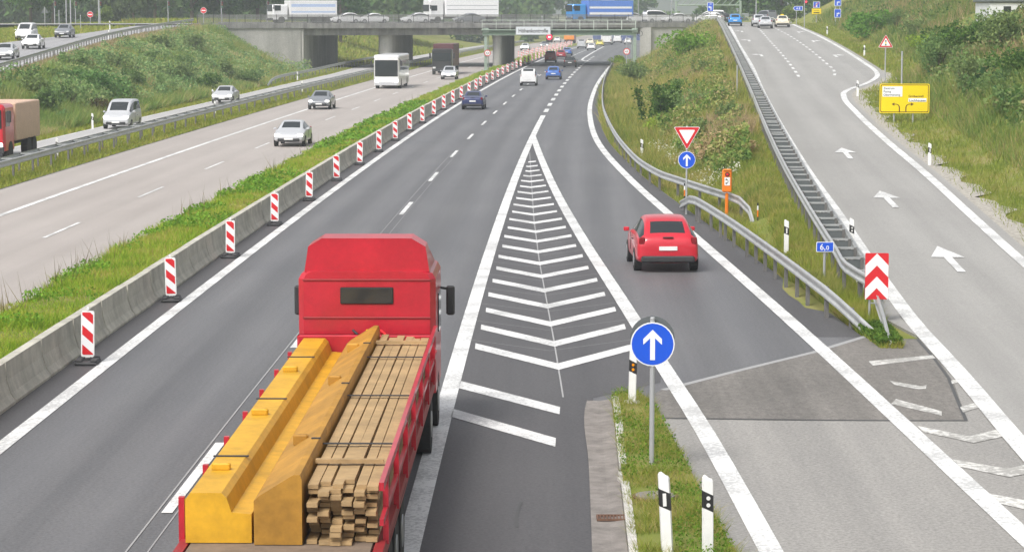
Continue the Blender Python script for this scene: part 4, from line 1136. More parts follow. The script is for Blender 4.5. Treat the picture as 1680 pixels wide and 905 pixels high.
def car(label, x, y, col, kind='hatch', z=0.0, rz=None, toward=False, lit=False, s=1.0, group=None, cat='car', pitch=0.0, amber=False):
    if rz is None: rz = -math.atan(heading(y))
    if toward: rz += math.pi
    t = thing('car' if kind != 'van' else 'van', label, cat if kind != 'van' else 'van', (x, y, z), rz, group); t.scale = (s, s, s)
    K = KINDS[kind]; body, gl_ = car_shape(kind); L, W = K['L'], K['W']
    body.build('body', COLS[col], t, smooth=True); gl_.build('windows', M_GLASS, t, smooth=True)
    for fy in (-L / 2 + .78, L / 2 - .82):
        for sx in (-1, 1):
            mb = MB(); x0 = sx * (W / 2 - .20); x1 = sx * (W / 2 + .004)
            mb.tube((x0, fy, .315), (x1, fy, .315), .315, .315, 20); mb.tube((x1, fy, .315), (x1 + sx * .004, fy, .315), .30, .27, 20)
            wh = mb.build('wheel', M_TYRE, t); mb = MB(); mb.tube((x1 + sx * .002, fy, .315), (x1 + sx * .012, fy, .315), .20, .17, 14); mb.build('rim', M_RIM, wh)
    zt = .88 if kind != 'van' else 1.0; hz = .66 if kind != 'van' else .78
    for sx in (-1, 1):
        mb = MB(); mb.rbox((sx * W * .405, -L / 2 + .105, zt), (.17, .16, .20 if kind != 'van' else .5), .03); mb.build('tail_light', M_TAIL, t)
        mb = MB(); mb.rbox((sx * W * .365, L / 2 - .13, hz), (.30, .20, .14), .03); mb.build('headlight', M_HEAD if lit else M_HOFF, t)
        mb = MB(); mb.rbox((sx * (W / 2 + .06), L / 2 - 1.25 if kind != 'sedan' else L / 2 - 1.5, .98 if kind != 'van' else 1.1), (.16, .09, .12), .02); mb.build('mirror', COLS[col], t)
    mb = MB(); mb.rbox((0, -L / 2 + .03, .38), (W * .84, .12, .18), .04); mb.build('bumper', M_TRIM, t)
    mb = MB(); mb.rbox((0, L / 2 - .04, .40), (W * .70, .10, .18), .04); mb.build('bumper', M_TRIM, t)
    mb = MB(); mb.box((0, -L / 2 - .015, .68 if kind != 'van' else .72), (.50, .02, .11)); mb.build('number_plate', M_PLATE, t)
    mb = MB(); mb.rbox((0, -L / 2 + .035, .98 if kind != 'van' else 1.06), (.30, .05, .03), .008); mb.build('tailgate_handle', M_TRIM, t)
    for sx in (-1, 1):
        mb = MB(); mb.box((sx * (W / 2 + .002), .05, .72), (.012, .014, .50)); mb.box((sx * (W / 2 - .004), -.55, .83), (.03, .16, .03)); mb.build('door_seam', M_TRIM, t)
    mb = MB(); mb.box((0, L / 2 + .005, .46), (.50, .02, .11)); mb.build('number_plate', M_PLATE, t)
    if amber:
        mb = MB(); mb.rbox((0, .1, 1.50), (.42, .16, .14), .03); mb.build('roof_sign', M_YEL, t)
    return t
def away(px, py, label, col, kind='hatch', s=1.0, **k):
    x, y = at(px, py); y += 2.0; return car(label, x, y, col, kind, s=s, **k)
def tow(px, py, label, col, kind='hatch', s=1.0, **k):
    x, y = at(px, py); y += 2.0; return car(label, x, y, col, kind, s=s, toward=True, lit=True, **k)
# main road
x, y = at(1092, 447); car('bright red hatchback driving up the slip lane beside the chevron island', x, y + 2.0, 'red', 'hatch', rz=.03, s=1.06)
away(777, 180, 'dark navy car in the left lane next to the row of beacons', 'navy', 's' 'edan', .98)
away(868, 141, 'white van in the middle of the road, before the bridge', 'white', 'van', .94)
away(909, 131, 'blue hatchback right of the white van, before the bridge shadow', 'blue', 'hatch')
away(936, 111, 'black hatchback driving in the shadow under the bridge', 'black', 'hatch')
away(904, 103, 'red van at the left edge line under the bridge', 'red', 'van', .95)
away(921, 97, 'dark red car just ahead of the red van', 'darkred', 'hatch')
away(931, 92, 'blue car ahead of the dark red car, under the gantry', 'blue', 'sedan')
away(955, 80, 'silver van beyond the bridge, next to the crowded beacons', 'silver', 'van', 1.0)
away(971, 83, 'white saloon with dark bumper beyond the bridge', 'white', 'sedan')
away(969, 74.5, 'cream saloon far beyond the bridge', 'cream', 'sedan', 1.1)
away(985, 76.5, 'yellow car right of the cream saloon, beyond the bridge', 'yellow', 'sedan')
away(1014, 71, 'white van parked by the far right edge, before the blue wall', 'white', 'van', 1.1)
away(1031, 73, 'white hatchback at the far right edge beside the right gantry post', 'white', 'hatch')
away(915, 70, 'white saloon behind the crowded beacons', 'white', 'sedan')
# opposite carriageway
tow(476, 241, 'silver car with bright headlights, nearest on the opposite carriageway', 'silver', 'sedan')
tow(525, 180, 'grey car behind the silver one, on the solid line', 'grey', 'sedan')
tow(737, 131, 'light silver car with headlights beside the dark lorry', 'silver', 'hatch')
tow(862, 83, 'white car with headlights seen between pier and matrix sign', 'white', 'sedan')
tow(894, 79, 'grey car with headlights just left of the matrix sign', 'grey', 'sedan')
# side road
def side(px, py, label, col, kind, **k):
    x, y = at(px, py); y += 2; x = float(collL(y)) + 1.75; return car(label, x, y, col, kind, toward=True, lit=True, **k)
side(222, 212, 'light grey car with headlights on the side road left of the double guardrail', 'silver', 'van')
side(374, 170, 'pale silver car with headlights on the side road near the abutment', 'silver', 'sedan')
side(687, 101, 'white van on the side road under the bridge, behind the white bus', 'white', 'van', s=1.05)
side(757, 88, 'silver car on the side road far beyond the bridge', 'silver', 'hatch')
# upper left road
def upl(y, off_, label, col, kind, lit=True, **k):
    x = float(UR(y)) + off_; rz = -math.atan(float(UR(y + 3) - UR(y - 3)) / 6) + math.pi
    return car(label, x, y, col, kind, z=float(zl(y)), rz=rz, lit=lit, **k)
upl(270, -6.2, 'black and white hatchback coming along the upper left road', 'grey', 'hatch', False)
upl(237, -4.3, 'white car second in line on the upper left road', 'white', 'sedan', True)
upl(212, -3.2, 'silver car at the left frame edge on the upper left road', 'silver', 'sedan', True)
upl(262, -9.0, 'white van behind the white car on the upper left road', 'white', 'van', True)
# ramp top
def top(px, py, label, col, kind, rz=None, toward=False, **k):
    x, y, z = gramp(px, py); y += 2; r = -math.atan(float(RL(y + 3) - RL(y - 3)) / 6) if rz is None else rz
    return car(label, x, y, col, kind, z=float(zr(y)) + .015, rz=r, toward=toward, **k)
top(1208, 43.5, 'bright blue hatchback waiting at the top of the ramp, left lane', 'brightblue', 'hatch')
top(1258, 47.5, 'silver saloon waiting last in the middle lane at the ramp top', 'silver', 'sedan')
top(1247, 44.5, 'silver hatchback half hidden left of the waiting silver saloon', 'silver', 'hatch')
top(1286, 45.5, 'cream taxi with a roof sign waiting in the right lane at the ramp top', 'cream', 'sedan', cat='taxi', amber=True)
car('black hatchback turning at the junction beyond the blue hatchback', 31.0, 362, 'black', 'hatch', z=6.02, rz=.5)
car('white hatchback seen from the side, turning left at the junction', 28.6, 351.5, 'white', 'hatch', z=6.02, rz=1.25, s=1.05)
car('white van behind the turning white hatchback at the junction', 29.6, 362, 'white', 'van', z=6.02, rz=1.3)
car('dark grey van beyond the waiting silver cars', 38.2, 366, 'grey', 'van', z=6.02, rz=.4)
# cars on the bridge, seen through the railing
for (px, d, colr, kind, l) in ((568, 6, 'white', 'hatch', 'white hatchback crossing the bridge behind the railing, leftmost of three'), (612, 6, 'white', 'sedan', 'white saloon crossing the bridge behind the railing, middle of three'),
                               (682, 6, 'white', 'hatch', 'white hatchback crossing the bridge behind the railing, rightmost of three'), (770, 5, 'grey', 'sedan', 'grey saloon on the bridge below the white lorry'),
                               (1078, 14, 'white', 'van', 'white van on the bridge above the right abutment'), (1040, 20, 'white', 'hatch', 'white hatchback on the far side of the bridge, right of the blue lorry'),
                               (1108, 6, 'white', 'sedan', 'white saloon on the bridge near the right railing end')):
    x = (px - 840) / F * 345; y = float(yb(x)) + d; x = (px - 840) / F * y
    car(l, x, y, colr, kind, z=6.01, rz=math.pi / 2 + ang if d < 12 else -math.pi / 2 + ang)

# bus on the opposite carriageway
def big_box_windows(mb, W, L, H, y0, y1, z0, z1): pass
x, y = at(638, 146)
t = thing('coach', 'white coach with a big windscreen coming on the opposite carriageway', 'bus', (x, y + 6, 0), math.pi - math.atan(heading(y)))
mb = MB(); W, L, H = 2.55, 11.5, 3.35
def hull(mb, W, y0, y1, z0, z1, r=.18, mi=0, front_rake=0.0):
    rg = []
    for yy, k in ((y0, .92), (y0 + .12, 1), (y1 - .25, 1), (y1, .93)):
        w = W / 2 * k; zt = z1 if yy < y1 else z1 - .15
        rg.append([(-w, yy, z0), (w, yy, z0), (w, yy, zt - r), (w - r * .4, yy, zt - r * .3), (w - r, yy, zt), (-w + r, yy, zt), (-w + r * .4, yy, zt - r * .3), (-w, yy, zt - r)][::-1])
    mb.loft(rg, mi)
hull(mb, W, -L / 2, L / 2, .32, H); mb.build('body', COLS['white'], t)
mb = MB(); mb.rbox((0, L / 2 + .0, 2.02), (2.28, .06, 1.62), .02); mb.build('windscreen', M_GLASS, t)
for s in (-1, 1):
    mb = MB(); mb.box((s * (W / 2 + .004), -.2, 2.25), (.03, L - 1.0, 1.0)); mb.build('side_window', M_GLASS, t)
    mb = MB(); mb.rbox((s * .98, L / 2 + .0, .78), (.38, .1, .24), .03); mb.build('headlight', M_HEAD, t)
    mb = MB(); mb.rbox((s * 1.5, L / 2 + .15, 2.5), (.2, .16, .5), .03); mb.tube((s * 1.2, L / 2 - .1, 3.0), (s * 1.5, L / 2 + .15, 2.75), .03, n=6); mb.build('mirror', M_TRIM, t)
    for q in (-L / 2 + 2.6, L / 2 - 2.3):
        mb = MB(); mb.tube((s * .95, q, .5), (s * (W / 2 + .01), q, .5), .5, n=18); mb.build('wheel', M_TYRE, t)
mb = MB(); mb.rbox((0, L / 2 + .01, .48), (2.3, .08, .3), .03); mb.build('bumper', COLS['silver'], t)
def lorry(label, x, y, rz, z, cabcol, boxmat, H=3.8, L=11.0, boxname='box_body', lit=False, dark_cab=False, stripes=None):
    t = thing('lorry', label, 'lorry', (x, y, z), rz); W = 2.5; cabL = 2.2; f = L / 2
    mb = MB(); hull(mb, 2.45, f - cabL, f, .55, H - .55 if H > 3 else H); mb.build('cab', cabcol, t)
    mb = MB(); mb.rbox((0, f + .005, 2.15), (2.2, .06, .95), .02); mb.build('windscreen', M_GLASS, t)
    for s in (-1, 1):
        mb = MB(); mb.box((s * 1.23, f - .75, 2.15), (.03, .9, .75)); mb.build('side_window', M_GLASS, t)
        mb = MB(); mb.rbox((s * .95, f, .85), (.36, .1, .22), .03); mb.build('headlight', M_HEAD if lit else M_HOFF, t)
        mb = MB(); mb.rbox((s * 1.45, f - .1, 2.3), (.22, .14, .6), .03); mb.build('mirror', M_TRIM, t)
        for q in (-f + 1.3, -f + 2.6, f - 1.3):
            mb = MB(); mb.tube((s * .9, q, .5), (s * 1.24, q, .5), .5, n=18); mb.build('wheel', M_TYRE, t)
    mb = MB(); mb.rbox((0, f + .01, .60), (2.4, .12, .35), .03); mb.build('bumper', M_TRIM, t)
    mb = MB(); mb.box((0, -.3, .8), (1.0, L - .8, .3)); mb.build('chassis', M_TRIM, t)
    mb = MB(); mb.rbox((0, -cabL / 2 - .15, (H + .95) / 2), (W, L - cabL - .3, H - .95), .05); bx = mb.build(boxname, boxmat, t)
    if stripes:
        mb = MB()
        for (za, zb2, mi) in stripes[0]:
            for s in (-1, 1): mb.box((s * (W / 2 + .004), -cabL / 2 - .15, (za + zb2) / 2), (.006, L - cabL - .8, zb2 - za), mi)
        mb.build('side_stripes', stripes[1], bx)
    return t
x, y = at(729, 123)
lorry('dark lorry with black windscreen behind the coach on the opposite carriageway', x, y + 6, math.pi - math.atan(heading(y)), 0, COLS['black'], paint('dark_maroon_body', (.10, .03, .035), .5), 3.7, 12, lit=False)
# lorries on the bridge
def on_bridge(px, d): 
    y = float(yb(0)) + d
    for _ in range(6): x = (px - 840) / F * y; y = float(yb(x)) + d
    return x, y
x, y = on_bridge(498, 17); lorry('white lorry with pale blue stripes crossing the bridge on the left', x, y, math.pi / 2 + ang, 6.0, COLS['white'], COLS['white'], 3.2, 9.5, stripes=([(2.3, 2.7, 0), (1.5, 1.7, 0)], [paint('pale_blue_stripe', (.42, .52, .72), .5)]))
x, y = on_bridge(757, 17); lorry('tall white box lorry crossing the bridge beside the gantry post', x, y, math.pi / 2 + ang, 6.0, COLS['white'], paint('box_white', (.80, .80, .80), .5, var=.06), 4.0, 10.8, stripes=([(1.9, 1.97, 0), (2.5, 2.56, 0)], [COLS['grey']]))
x, y = on_bridge(983, 20); lorry('bright blue lorry with white bands crossing the bridge', x, y, math.pi / 2 + ang, 6.0, COLS['brightblue'], paint('lorry_blue', (.09, .21, .58), .5), 3.3, 10.0, stripes=([(1.2, 1.55, 0), (2.1, 2.4, 0)], [COLS['white']]))
x, y = at(936, 72); lorry('orange construction lorry behind the crowded beacons', x, y + 5, -math.atan(heading(y)), 0, COLS['orange'], COLS['orange'], 2.6, 7)
x, y = at(998, 74); 
t = thing('coach', 'white coach driving away far beyond the bridge', 'bus', (x, y + 6, 0), -math.atan(heading(y)))
mb = MB(); hull(mb, 2.5, -5, 5, .35, 3.3); mb.build('body', COLS['white'], t)
mb = MB(); mb.rbox((0, -5.0, 2.5), (2.0, .06, .8), .02); mb.build('rear_window', M_GLASS, t); mb = MB(); mb.rbox((0, -5.02, .5), (2.3, .1, .35), .03); mb.build('bumper', M_TRIM, t)
for s in (-1, 1):
    for q in (-3, 3): mb = MB(); mb.tube((s * .9, q, .5), (s * 1.26, q, .5), .5, n=14); mb.build('wheel', M_TYRE, t)
    mb = MB(); mb.rbox((s * 1.05, -5.0, 1.1), (.2, .1, .4), .03); mb.build('tail_light', M_TAIL, t)
# red lorry on the side road, cut by the frame
x, y = at(28, 268); y += 3; x = float(collL(y)) + 1.7
lorry('red and cream lorry on the side road at the left frame edge', x, y + 2, math.pi - math.atan(heading(y)), 0, COLS['red'], paint('cream_pink_box', (.62, .42, .30), .5), 2.9, 8.0, lit=True)

# ------------------------------------------------------------------ the near red lorry with yellow load
hd = .013
t = thing('flatbed_lorry', 'red flatbed lorry driving away with long yellow steel beams on its bed', 'lorry', (-2.68, 36.5, 0), -math.atan(hd))
M_TR = paint('lorry_red', (.50, .012, .03), .38, .05, coat=.3, var=.32, scale=1.3); M_TY = paint('load_yellow', (.68, .37, .015), .5, var=.42, scale=1.0); M_TO = paint('load_ochre', (.47, .235, .025), .6, var=.5, scale=1.1)
M_TB = paint('load_boards', (.43, .29, .14), .75, var=.45, scale=1.6); M_FR = paint('chassis_red', (.30, .02, .025), .5, var=.3)
mb = MB(); hull(mb, 2.46, 6.35, 8.8, .75, 2.95, .14); mb.build('cab', M_TR, t)
mb = MB(); rg = []
for yy, hh in ((6.42, .60), (7.1, .62), (7.9, .36), (8.5, .06)): rg.append([(-1.12, yy, 2.94), (1.12, yy, 2.94), (1.05, yy, 2.94 + hh * .75), (.80, yy, 2.94 + hh), (-.80, yy, 2.94 + hh), (-1.05, yy, 2.94 + hh * .75)][::-1])
mb.loft(rg); mb.build('roof_fairing', M_TR, t)
mb = MB(); mb.rbox((0, 6.34, 2.52), (.95, .04, .30), .015); mb.build('rear_window', M_GLASS, t)
for q in (1.72, 2.12, 2.80): mb = MB(); mb.rbox((0, 6.345, q), (2.3, .03, .035), .01); mb.build('seam_rib', M_FR, t)
for q, mt_ in ((-.25, M_TRIM), (0, M_YEL), (.25, M_RED)):
    mb = MB(); pp = [(q + .1 * math.sin(a * 3), 6.32 - .32 * math.sin(a), 1.9 - .5 * a / 3.14) for a in np.linspace(0, 3.14, 10)]
    for i in range(9): mb.tube(pp[i], pp[i + 1], .022, n=6)
    mb.build('air_hose', mt_, t)
mb = MB(); mb.rbox((0, 8.82, 2.25), (2.2, .06, .85), .02); mb.build('windscreen', M_GLASS, t)
for s in (-1, 1):
    mb = MB(); mb.box((s * 1.235, 7.75, 2.1), (.03, .9, .7)); mb.build('side_window', M_GLASS, t)
    mb = MB(); mb.rbox((s * 1.42, 8.35, 2.2), (.16, .12, .55), .03); mb.tube((s * 1.2, 8.3, 2.45), (s * 1.47, 8.35, 2.4), .025, n=6); mb.build('mirror', M_TRIM, t)
    mb = MB(); mb.rbox((s * .95, 8.82, .85), (.36, .08, .22), .03); mb.build('headlight', M_HOFF, t)
mb = MB(); mb.box((0, -.6, .92), (.95, 16.6, .28)); 
for s in (-1, 1): mb.box((s * 1.19, -1.4, 1.08), (.12, 14.2, .2)); 
for q in np.arange(-8.3, 5.5, 1.15): mb.box((0, q, 1.02), (2.3, .12, .14))
mb.build('chassis', M_FR, t)
mb = MB(); mb.box((0, -1.15, 1.155), (2.2, 14.5, .05))
mb.build('bed', paint('bed_wood', (.20, .15, .11), .8, var=.4, scale=3), t)
mb = MB(); mb.rbox((0, 6.12, 1.50), (2.46, .08, .7), .03); mb.build('headboard', M_TR, t)
mb = MB(); mb.rbox((0, -8.5, .62), (2.3, .12, .16), .03); mb.rbox((0, -8.46, .98), (2.46, .10, .36), .02); mb.build('rear_bumper', M_FR, t)
for s in (-1, 1):
    for q in (-6.6, -5.3, -4.0, 4.6, 7.4):
        mb = MB(); mb.tube((s * .75, q, .5), (s * 1.23, q, .5), .5, n=22); w_ = mb.build('wheel', M_TYRE, t); mb = MB(); mb.tube((s * 1.20, q, .5), (s * 1.24, q, .5), .27, .22, 14); mb.build('rim', M_RIM, w_)
    mb = MB(); mb.rbox((s * .95, -8.57, .98), (.42, .05, .16), .015); mb.build('tail_light', M_TAIL, t)
    mb = MB(); mb.box((s * 1.0, -5.3, 1.04), (.5, 3.9, .03)); mb.build('mudguard', M_TRIM, t)
    for q in np.arange(-7.6, 5.2, 2.1):
        mb = MB(); mb.box((s * 1.245, q, 1.42 if s < 0 else 1.55), (.07, .09, .55 if s < 0 else .85)); mb.build('stake', M_TR, t)
mb = MB(); mb.box((1.245, -1.2, 1.98), (.06, 14.4, .10)); mb.box((1.245, -1.2, 1.55), (.05, 14.4, .08)); mb.build('side_rail', M_TR, t)
mb = MB(); mb.rbox((-1.27, -2.4, 1.05), (.05, .14, .09), .015); mb.build('marker_lamp', paint('marker_lamp_lit', (.9, .35, 0), .3, emit=(1, .42, .02), es=2.5), t)
def load(name, lab, cat, mbs, mats):
    o = thing(name, lab, cat, t.location, t.rotation_euler.z)
    for nm, q, mt in zip(('body', 'timber_batten' if 'timber' in name else 'lifting_lug', 'strap'), mbs, mats):
        for m1 in (q if isinstance(q, list) else [q]): m1.build(nm, mt, o)
    return o
# yellow box beam with a recessed web
mb = MB(); sec = [(-1.16, 1.19), (-1.16, 1.72), (-1.10, 1.80), (-.72, 1.80), (-.66, 1.74), (-.60, 1.56), (-.36, 1.54), (-.36, 1.19)]
mb.loft([[(x, yy, z) for x, z in sec][::1] for yy in (-7.9, -3, 2, 6.0)])
mb2 = [MB().rbox((-.92, q, 1.84), (.24, .10, .10), .02) for q in (-6.4, -2.2, 2.0)]
mb3 = [MB().box((-.91, q, 1.807), (.46, .07, .012)) for q in (-5.5, -.8, 3.6)]
 
load('steel_beam', 'long bright yellow steel box beam lying along the left of the lorry bed', 'steel beam', (mb, mb2, mb3), (M_TY, M_TY, M_TRIM))
mb = MB(); sec = [(-.32, 1.19), (-.32, 1.72), (-.26, 1.78), (.16, 2.04), (.24, 2.04), (.26, 1.98), (.26, 1.19)]
mb.loft([[(x, yy, z) for x, z in sec] for yy in (-8.0, -3, 2, 5.9)])
mb2 = [MB().rbox((-.05, q, 1.93), (.20, .10, .16), .02) for q in (-5.0, .2, 3.8)]
mb3 = [MB().box((.20, q, 2.046), (.12, .07, .012)) for q in (-5.5, -.8, 3.6)]
load('steel_beam', 'ochre yellow steel beam with sloping top in the middle of the lorry bed', 'steel beam', (mb, mb2, mb3), (M_TO, M_TO, M_TRIM))
mb = MB()
for i in range(6):
    for j in range(12):
        mb.box((.345 + i * .143 + .03 + random.uniform(-.006, .006), -1.05 + random.uniform(-.22, .22), 1.215 + j * .058 + random.uniform(-.004, .004)), (random.uniform(.122, .136), 13.4 + random.uniform(-.35, .35), .052), 0, random.uniform(-.002, .002))
mb2 = [MB().box((.72, q, 1.935), (.86, .09, .05)) for q in (-6.5, 4.5)]
mb3 = [MB().box((.72, q, 1.922), (.92, .07, .012)) for q in (-5.2, -1.2, 2.8)]
load('timber_stack', 'stack of pale timber boards strapped along the right of the lorry bed', 'timber stack', (mb, mb2, mb3), (M_TB, M_TB, M_TRIM))

# ------------------------------------------------------------------ lights and signs at the junctions
M_TLB = paint('signal_green_grey', (.20, .24, .22), .5)
def signal(u, vtop, vbase, D, label, zg, red=False, face=0.0):
    k = D / F; x = (u - 840) * k; t = thing('traffic_light', label, 'traffic light', (x, D, zg), face)
    h = CAM_H - (vtop - 20.5) * k - zg; pole(t, h, .06)
    mb = MB(); mb.rbox((.16, -.1, h - .55), (.30, .25, .95), .03); mb.build('signal_head', M_BLK, t)
    for q, mt in ((.28, paint('dark_red_lens', (.12, .005, .008), .3)), (0, paint('dark_amber_lens', (.16, .07, .01), .3)), (-.28, paint('sign_green', (.02, .16, .08), .4))):
        mb = MB(); mb.tube((.16, -.22, h - .55 + q), (.16, -.30, h - .55 + q), .10, .11, 10)
        lit = red and q > 0
        mb.build('lens', paint('red_lamp_lit', (.8, .02, .03), .3, emit=(1, .03, .06), es=3.0) if lit else mt, t)
    return t
signal(1317, 0, 42, 300, 'traffic light showing red right of the waiting taxi', 5.7, True)
for (u, D, l) in ((94, 330, 'traffic light left of the pole group by the upper left road'), (128, 338, 'traffic light in the middle of the left pole group'), (168, 334, 'traffic light right of the left no entry sign'),
                  (279, 335, 'traffic light at the left end of the bridge railing'), (366, 342, 'traffic light above the bridge railing, right of the right no entry sign'), (441, 350, 'traffic light on the bridge left of the white striped lorry'),
                  (1046, 378, 'traffic light on the bridge right of the blue lorry'), (1100, 382, 'traffic light at the right end of the bridge')):
    x = (u - 840) / F * D; signal(u, -14 if D > 370 else 2, 40, D, l, float(terrain(x, D)) if D < 340 else 6.0)
for (u, v, D, l) in ((152, 24, 318, 'round red no entry sign by the upper left road'), (337, 17.5, 326, 'round red no entry sign above the bridge railing')):
    k = D / F; x = (u - 840) * k; zg = max(float(terrain(x, D)), 5.5); t = thing('no_entry_sign', l, 'road sign', (x, D, zg)); zc = CAM_H - (v - 20.5) * k - zg
    pole(t, zc + .2, .045); mb = MB(); mb.plate(disc(0, zc, 4.9 * k), -.06, -.04, 0); mb.plate(disc(0, zc, 4.5 * k), -.064, -.0605, 1); mb.plate([(-3.2 * k, zc - .8 * k), (3.2 * k, zc - .8 * k), (3.2 * k, zc + .8 * k), (-3.2 * k, zc + .8 * k)], -.068, -.0645, 0)
    mb.build('round_plate', [M_SW, M_RED], t)
for (u, v0, v1, D, l) in ((78, 12, 48, 312, 'grey triangular sign seen from behind, left of the pole group'), (136, 25, 50, 305, 'short pale post on the grass by the upper left road'), (101, 17, 44, 326, 'leaning pale post behind the grass by the upper left road'),
                          (113, -30, 44, 336, 'tall grey lamp pole, left one of the pole group'), (120, -30, 46, 330, 'tall grey lamp pole, right one of the pole group'), (166, -30, 42, 333, 'tall grey lamp pole behind the left no entry sign'),
                          (1238, -20, 30, 372, 'tall grey lamp pole at the junction above the black hatchback')):
    k = D / F; x = (u - 840) * k; zg = float(terrain(x, D)); zg = max(zg, 5.0); h = CAM_H - (v0 - 20.5) * k - zg
    t = thing('sign_post' if h < 4 else 'lamp_pole', l, 'pole', (x, D, zg)); pole(t, h, .05 if h < 4 else .08)
    if 'triangular' in l: mb = MB(); mb.plate(tri(.55, h - .5, False), .04, .06); mb.build('triangle_plate', M_SBACK, t)
    elif h > 4:
        mb = MB(); mb.tube((0, 0, h), (1.2, 0, h + .25), .05, .04, 8); mb.rbox((1.5, 0, h + .27), (.7, .25, .12), .03); mb.build('lamp_head', M_POLE, t)
    else:
        mb = MB(); mb.box((0, 0, h - .06), (.12, .12, .1)); mb.build('cap', M_POLE, t)
def panel_sign(name, label, u, D, zg, boards, polex=(0,), htop=None):
    k = D / F; x = (u - 840) * k; t = thing(name, label, 'road sign', (x, D, zg))
    top_ = max(b_[1] for b_ in boards) ; hi = CAM_H - (min(b_[2] for b_ in boards) - 20.5) * k - zg
    for px in polex: pole(t, hi - .05, .05, x=px, y=.05)
    for (nm, v1, v0, w, draw) in boards:
        z0, z1 = CAM_H - (v1 - 20.5) * k - zg, CAM_H - (v0 - 20.5) * k - zg; mb = MB(); draw(mb, w * k, z0, z1, k); mb.build(nm, [M_SW, M_BLUE, M_YEL, M_BLK, M_RED, M_ORG], t)
    return t
def uparrow(mb, x, z, s, mi, bend=0, y=-.07):
    if bend == 0: P = [(-.1, -.5), (.1, -.5), (.1, .1), (.35, .1), (0, .5), (-.35, .1), (-.1, .1)]
    else:
        b_ = bend; P = [(-.12 * b_ - .1, -.5), (-.12 * b_ + .1, -.5), (-.12 * b_ + .1, .1), (b_ * .2, .1), (b_ * .2, -.08), (b_ * .5, .2), (b_ * .2, .48), (b_ * .2, .3), (-.12 * b_ - .1 * b_, .3)]
        if b_ < 0: P = [(-(.12 * -1) - .0 + .1, -.5)] and [(-q[0], q[1]) for q in [(-.22, -.5), (-.02, -.5), (-.02, .1), (.2, .1), (.2, -.08), (.5, .2), (.2, .48), (.2, .3), (-.22, .3)]][::-1]
        else: P = [(-.22, -.5), (-.02, -.5), (-.02, .1), (.2, .1), (.2, -.08), (.5, .2), (.2, .48), (.2, .3), (-.22, .3)]
    mb.plate([(x + q[0] * s, z + q[1] * s) for q in P], y, y + .004, mi)
def blue_board(bend, txt=None):
    def d(mb, w, z0, z1, k):
        zc = (z0 + z1) / 2; h = z1 - z0
        mb.plate(rrect(0, zc, w, h, .06), -.06, -.03, 0); mb.plate(rrect(0, zc, w - .10, h - .10, .05), -.064, -.0605, 1); uparrow(mb, 0, zc - .12 * h, h * .5, 0, bend)
        if txt: text_on(mb, txt, 0, z1 - h * .18, h * .14, -.068, 0)
    return d
panel_sign('blue_sign', 'blue sign with a white left arrow at the end of the bridge railing', 1163.5, 335, 6.0, [('panel', 19, 4.5, 10, blue_board(-1, 'A8'))])
x, y, z = ground(1371, 42)
panel_sign('blue_sign', 'two stacked blue panels with white right arrows beside the upper ramp', 1371, y, z, [('panel', 10.5, -3, 11, blue_board(1)), ('panel', 29, 15, 11, blue_board(1))], (-.25, .25))
def arrow_board(mb, w, z0, z1, k):
    zc = (z0 + z1) / 2; h = z1 - z0
    P = lambda q: [(-w / 2 + q * 1.6, zc), (-w / 2 + h * .4 + q, z0 + q), (w / 2 - q, z0 + q), (w / 2 - q, z1 - q), (-w / 2 + h * .4 + q, z1 - q)]
    mb.plate(P(0), -.06, -.03, 0); mb.plate(P(.05), -.064, -.0605, 1); text_on(mb, 'A 8', .05, zc, h * .45, -.068, 0)
panel_sign('arrow_sign', 'small blue arrow shaped sign pointing left beside the red traffic light', 1306, 312, 5.9, [('panel', 17.6, 10.5, 16, arrow_board)], (-.15,))
def blue_sq(mb, w, z0, z1, k):
    zc = (z0 + z1) / 2; mb.plate(rrect(0, zc, w, z1 - z0, .05), -.06, -.03, 0); mb.plate(rrect(0, zc, w - .1, z1 - z0 - .1, .04), -.064, -.0605, 1)
    h = z1 - z0
    mb.plate([(-.12 * w, zc - .34 * h), (.12 * w, zc - .34 * h), (.05 * w, zc + .34 * h), (-.05 * w, zc + .34 * h)], -.068, -.0645, 0); mb.box((0, -.066, zc + .12 * h), (.42 * w, .004, .06 * h), 0)
    mb.plate([(-.40 * w, zc - .36 * h), (-.32 * w, zc - .40 * h), (.40 * w, zc + .36 * h), (.32 * w, zc + .40 * h)], -.072, -.0685, 4)
def yel_sq(mb, w, z0, z1, k):
    zc = (z0 + z1) / 2; h = z1 - z0; mb.plate(rrect(0, zc, w, h, .05), -.06, -.03, 3); mb.plate(rrect(0, zc, w - .07, h - .07, .04), -.064, -.0605, 2); mb.box((0, -.066, zc + .12 * h), (.55 * w, .004, .05 * h), 3); mb.box((0, -.066, zc - .22 * h), (.60 * w, .004, .16 * h), 3)
panel_sign('end_of_motorway_sign', 'blue end of motorway sign above a yellow board at the ramp top', 1336.5, 318, 6.2, [('panel', 13.4, 3.2, 11, blue_sq), ('yellow_board', 24, 14, 16, yel_sq)])
gk = 400 / F
t = thing('gantry', 'pale green lattice gantry far behind the junction', 'gantry', ((1160 - 840) * gk, 400, 4.5))
mb = MB(); zq = CAM_H - (9 - 20.5) * gk - 4.5
for a in (0, 1.1): mb.tube((-5.5, 0, zq + a), (5.5, 0, zq + a), .11, n=6)
for i in range(10): mb.tube((-5.5 + i * 1.1, 0, zq), (-4.4 + i * 1.1, 0, zq + 1.1), .06, n=5)
mb.build('truss', M_GGRN, t)
for s in (-5.3, 5.3): mb = MB(); mb.rbox((s, 0, zq / 2), (.35, .35, zq + 1.4), .03); mb.build('post', M_GGRN, t)
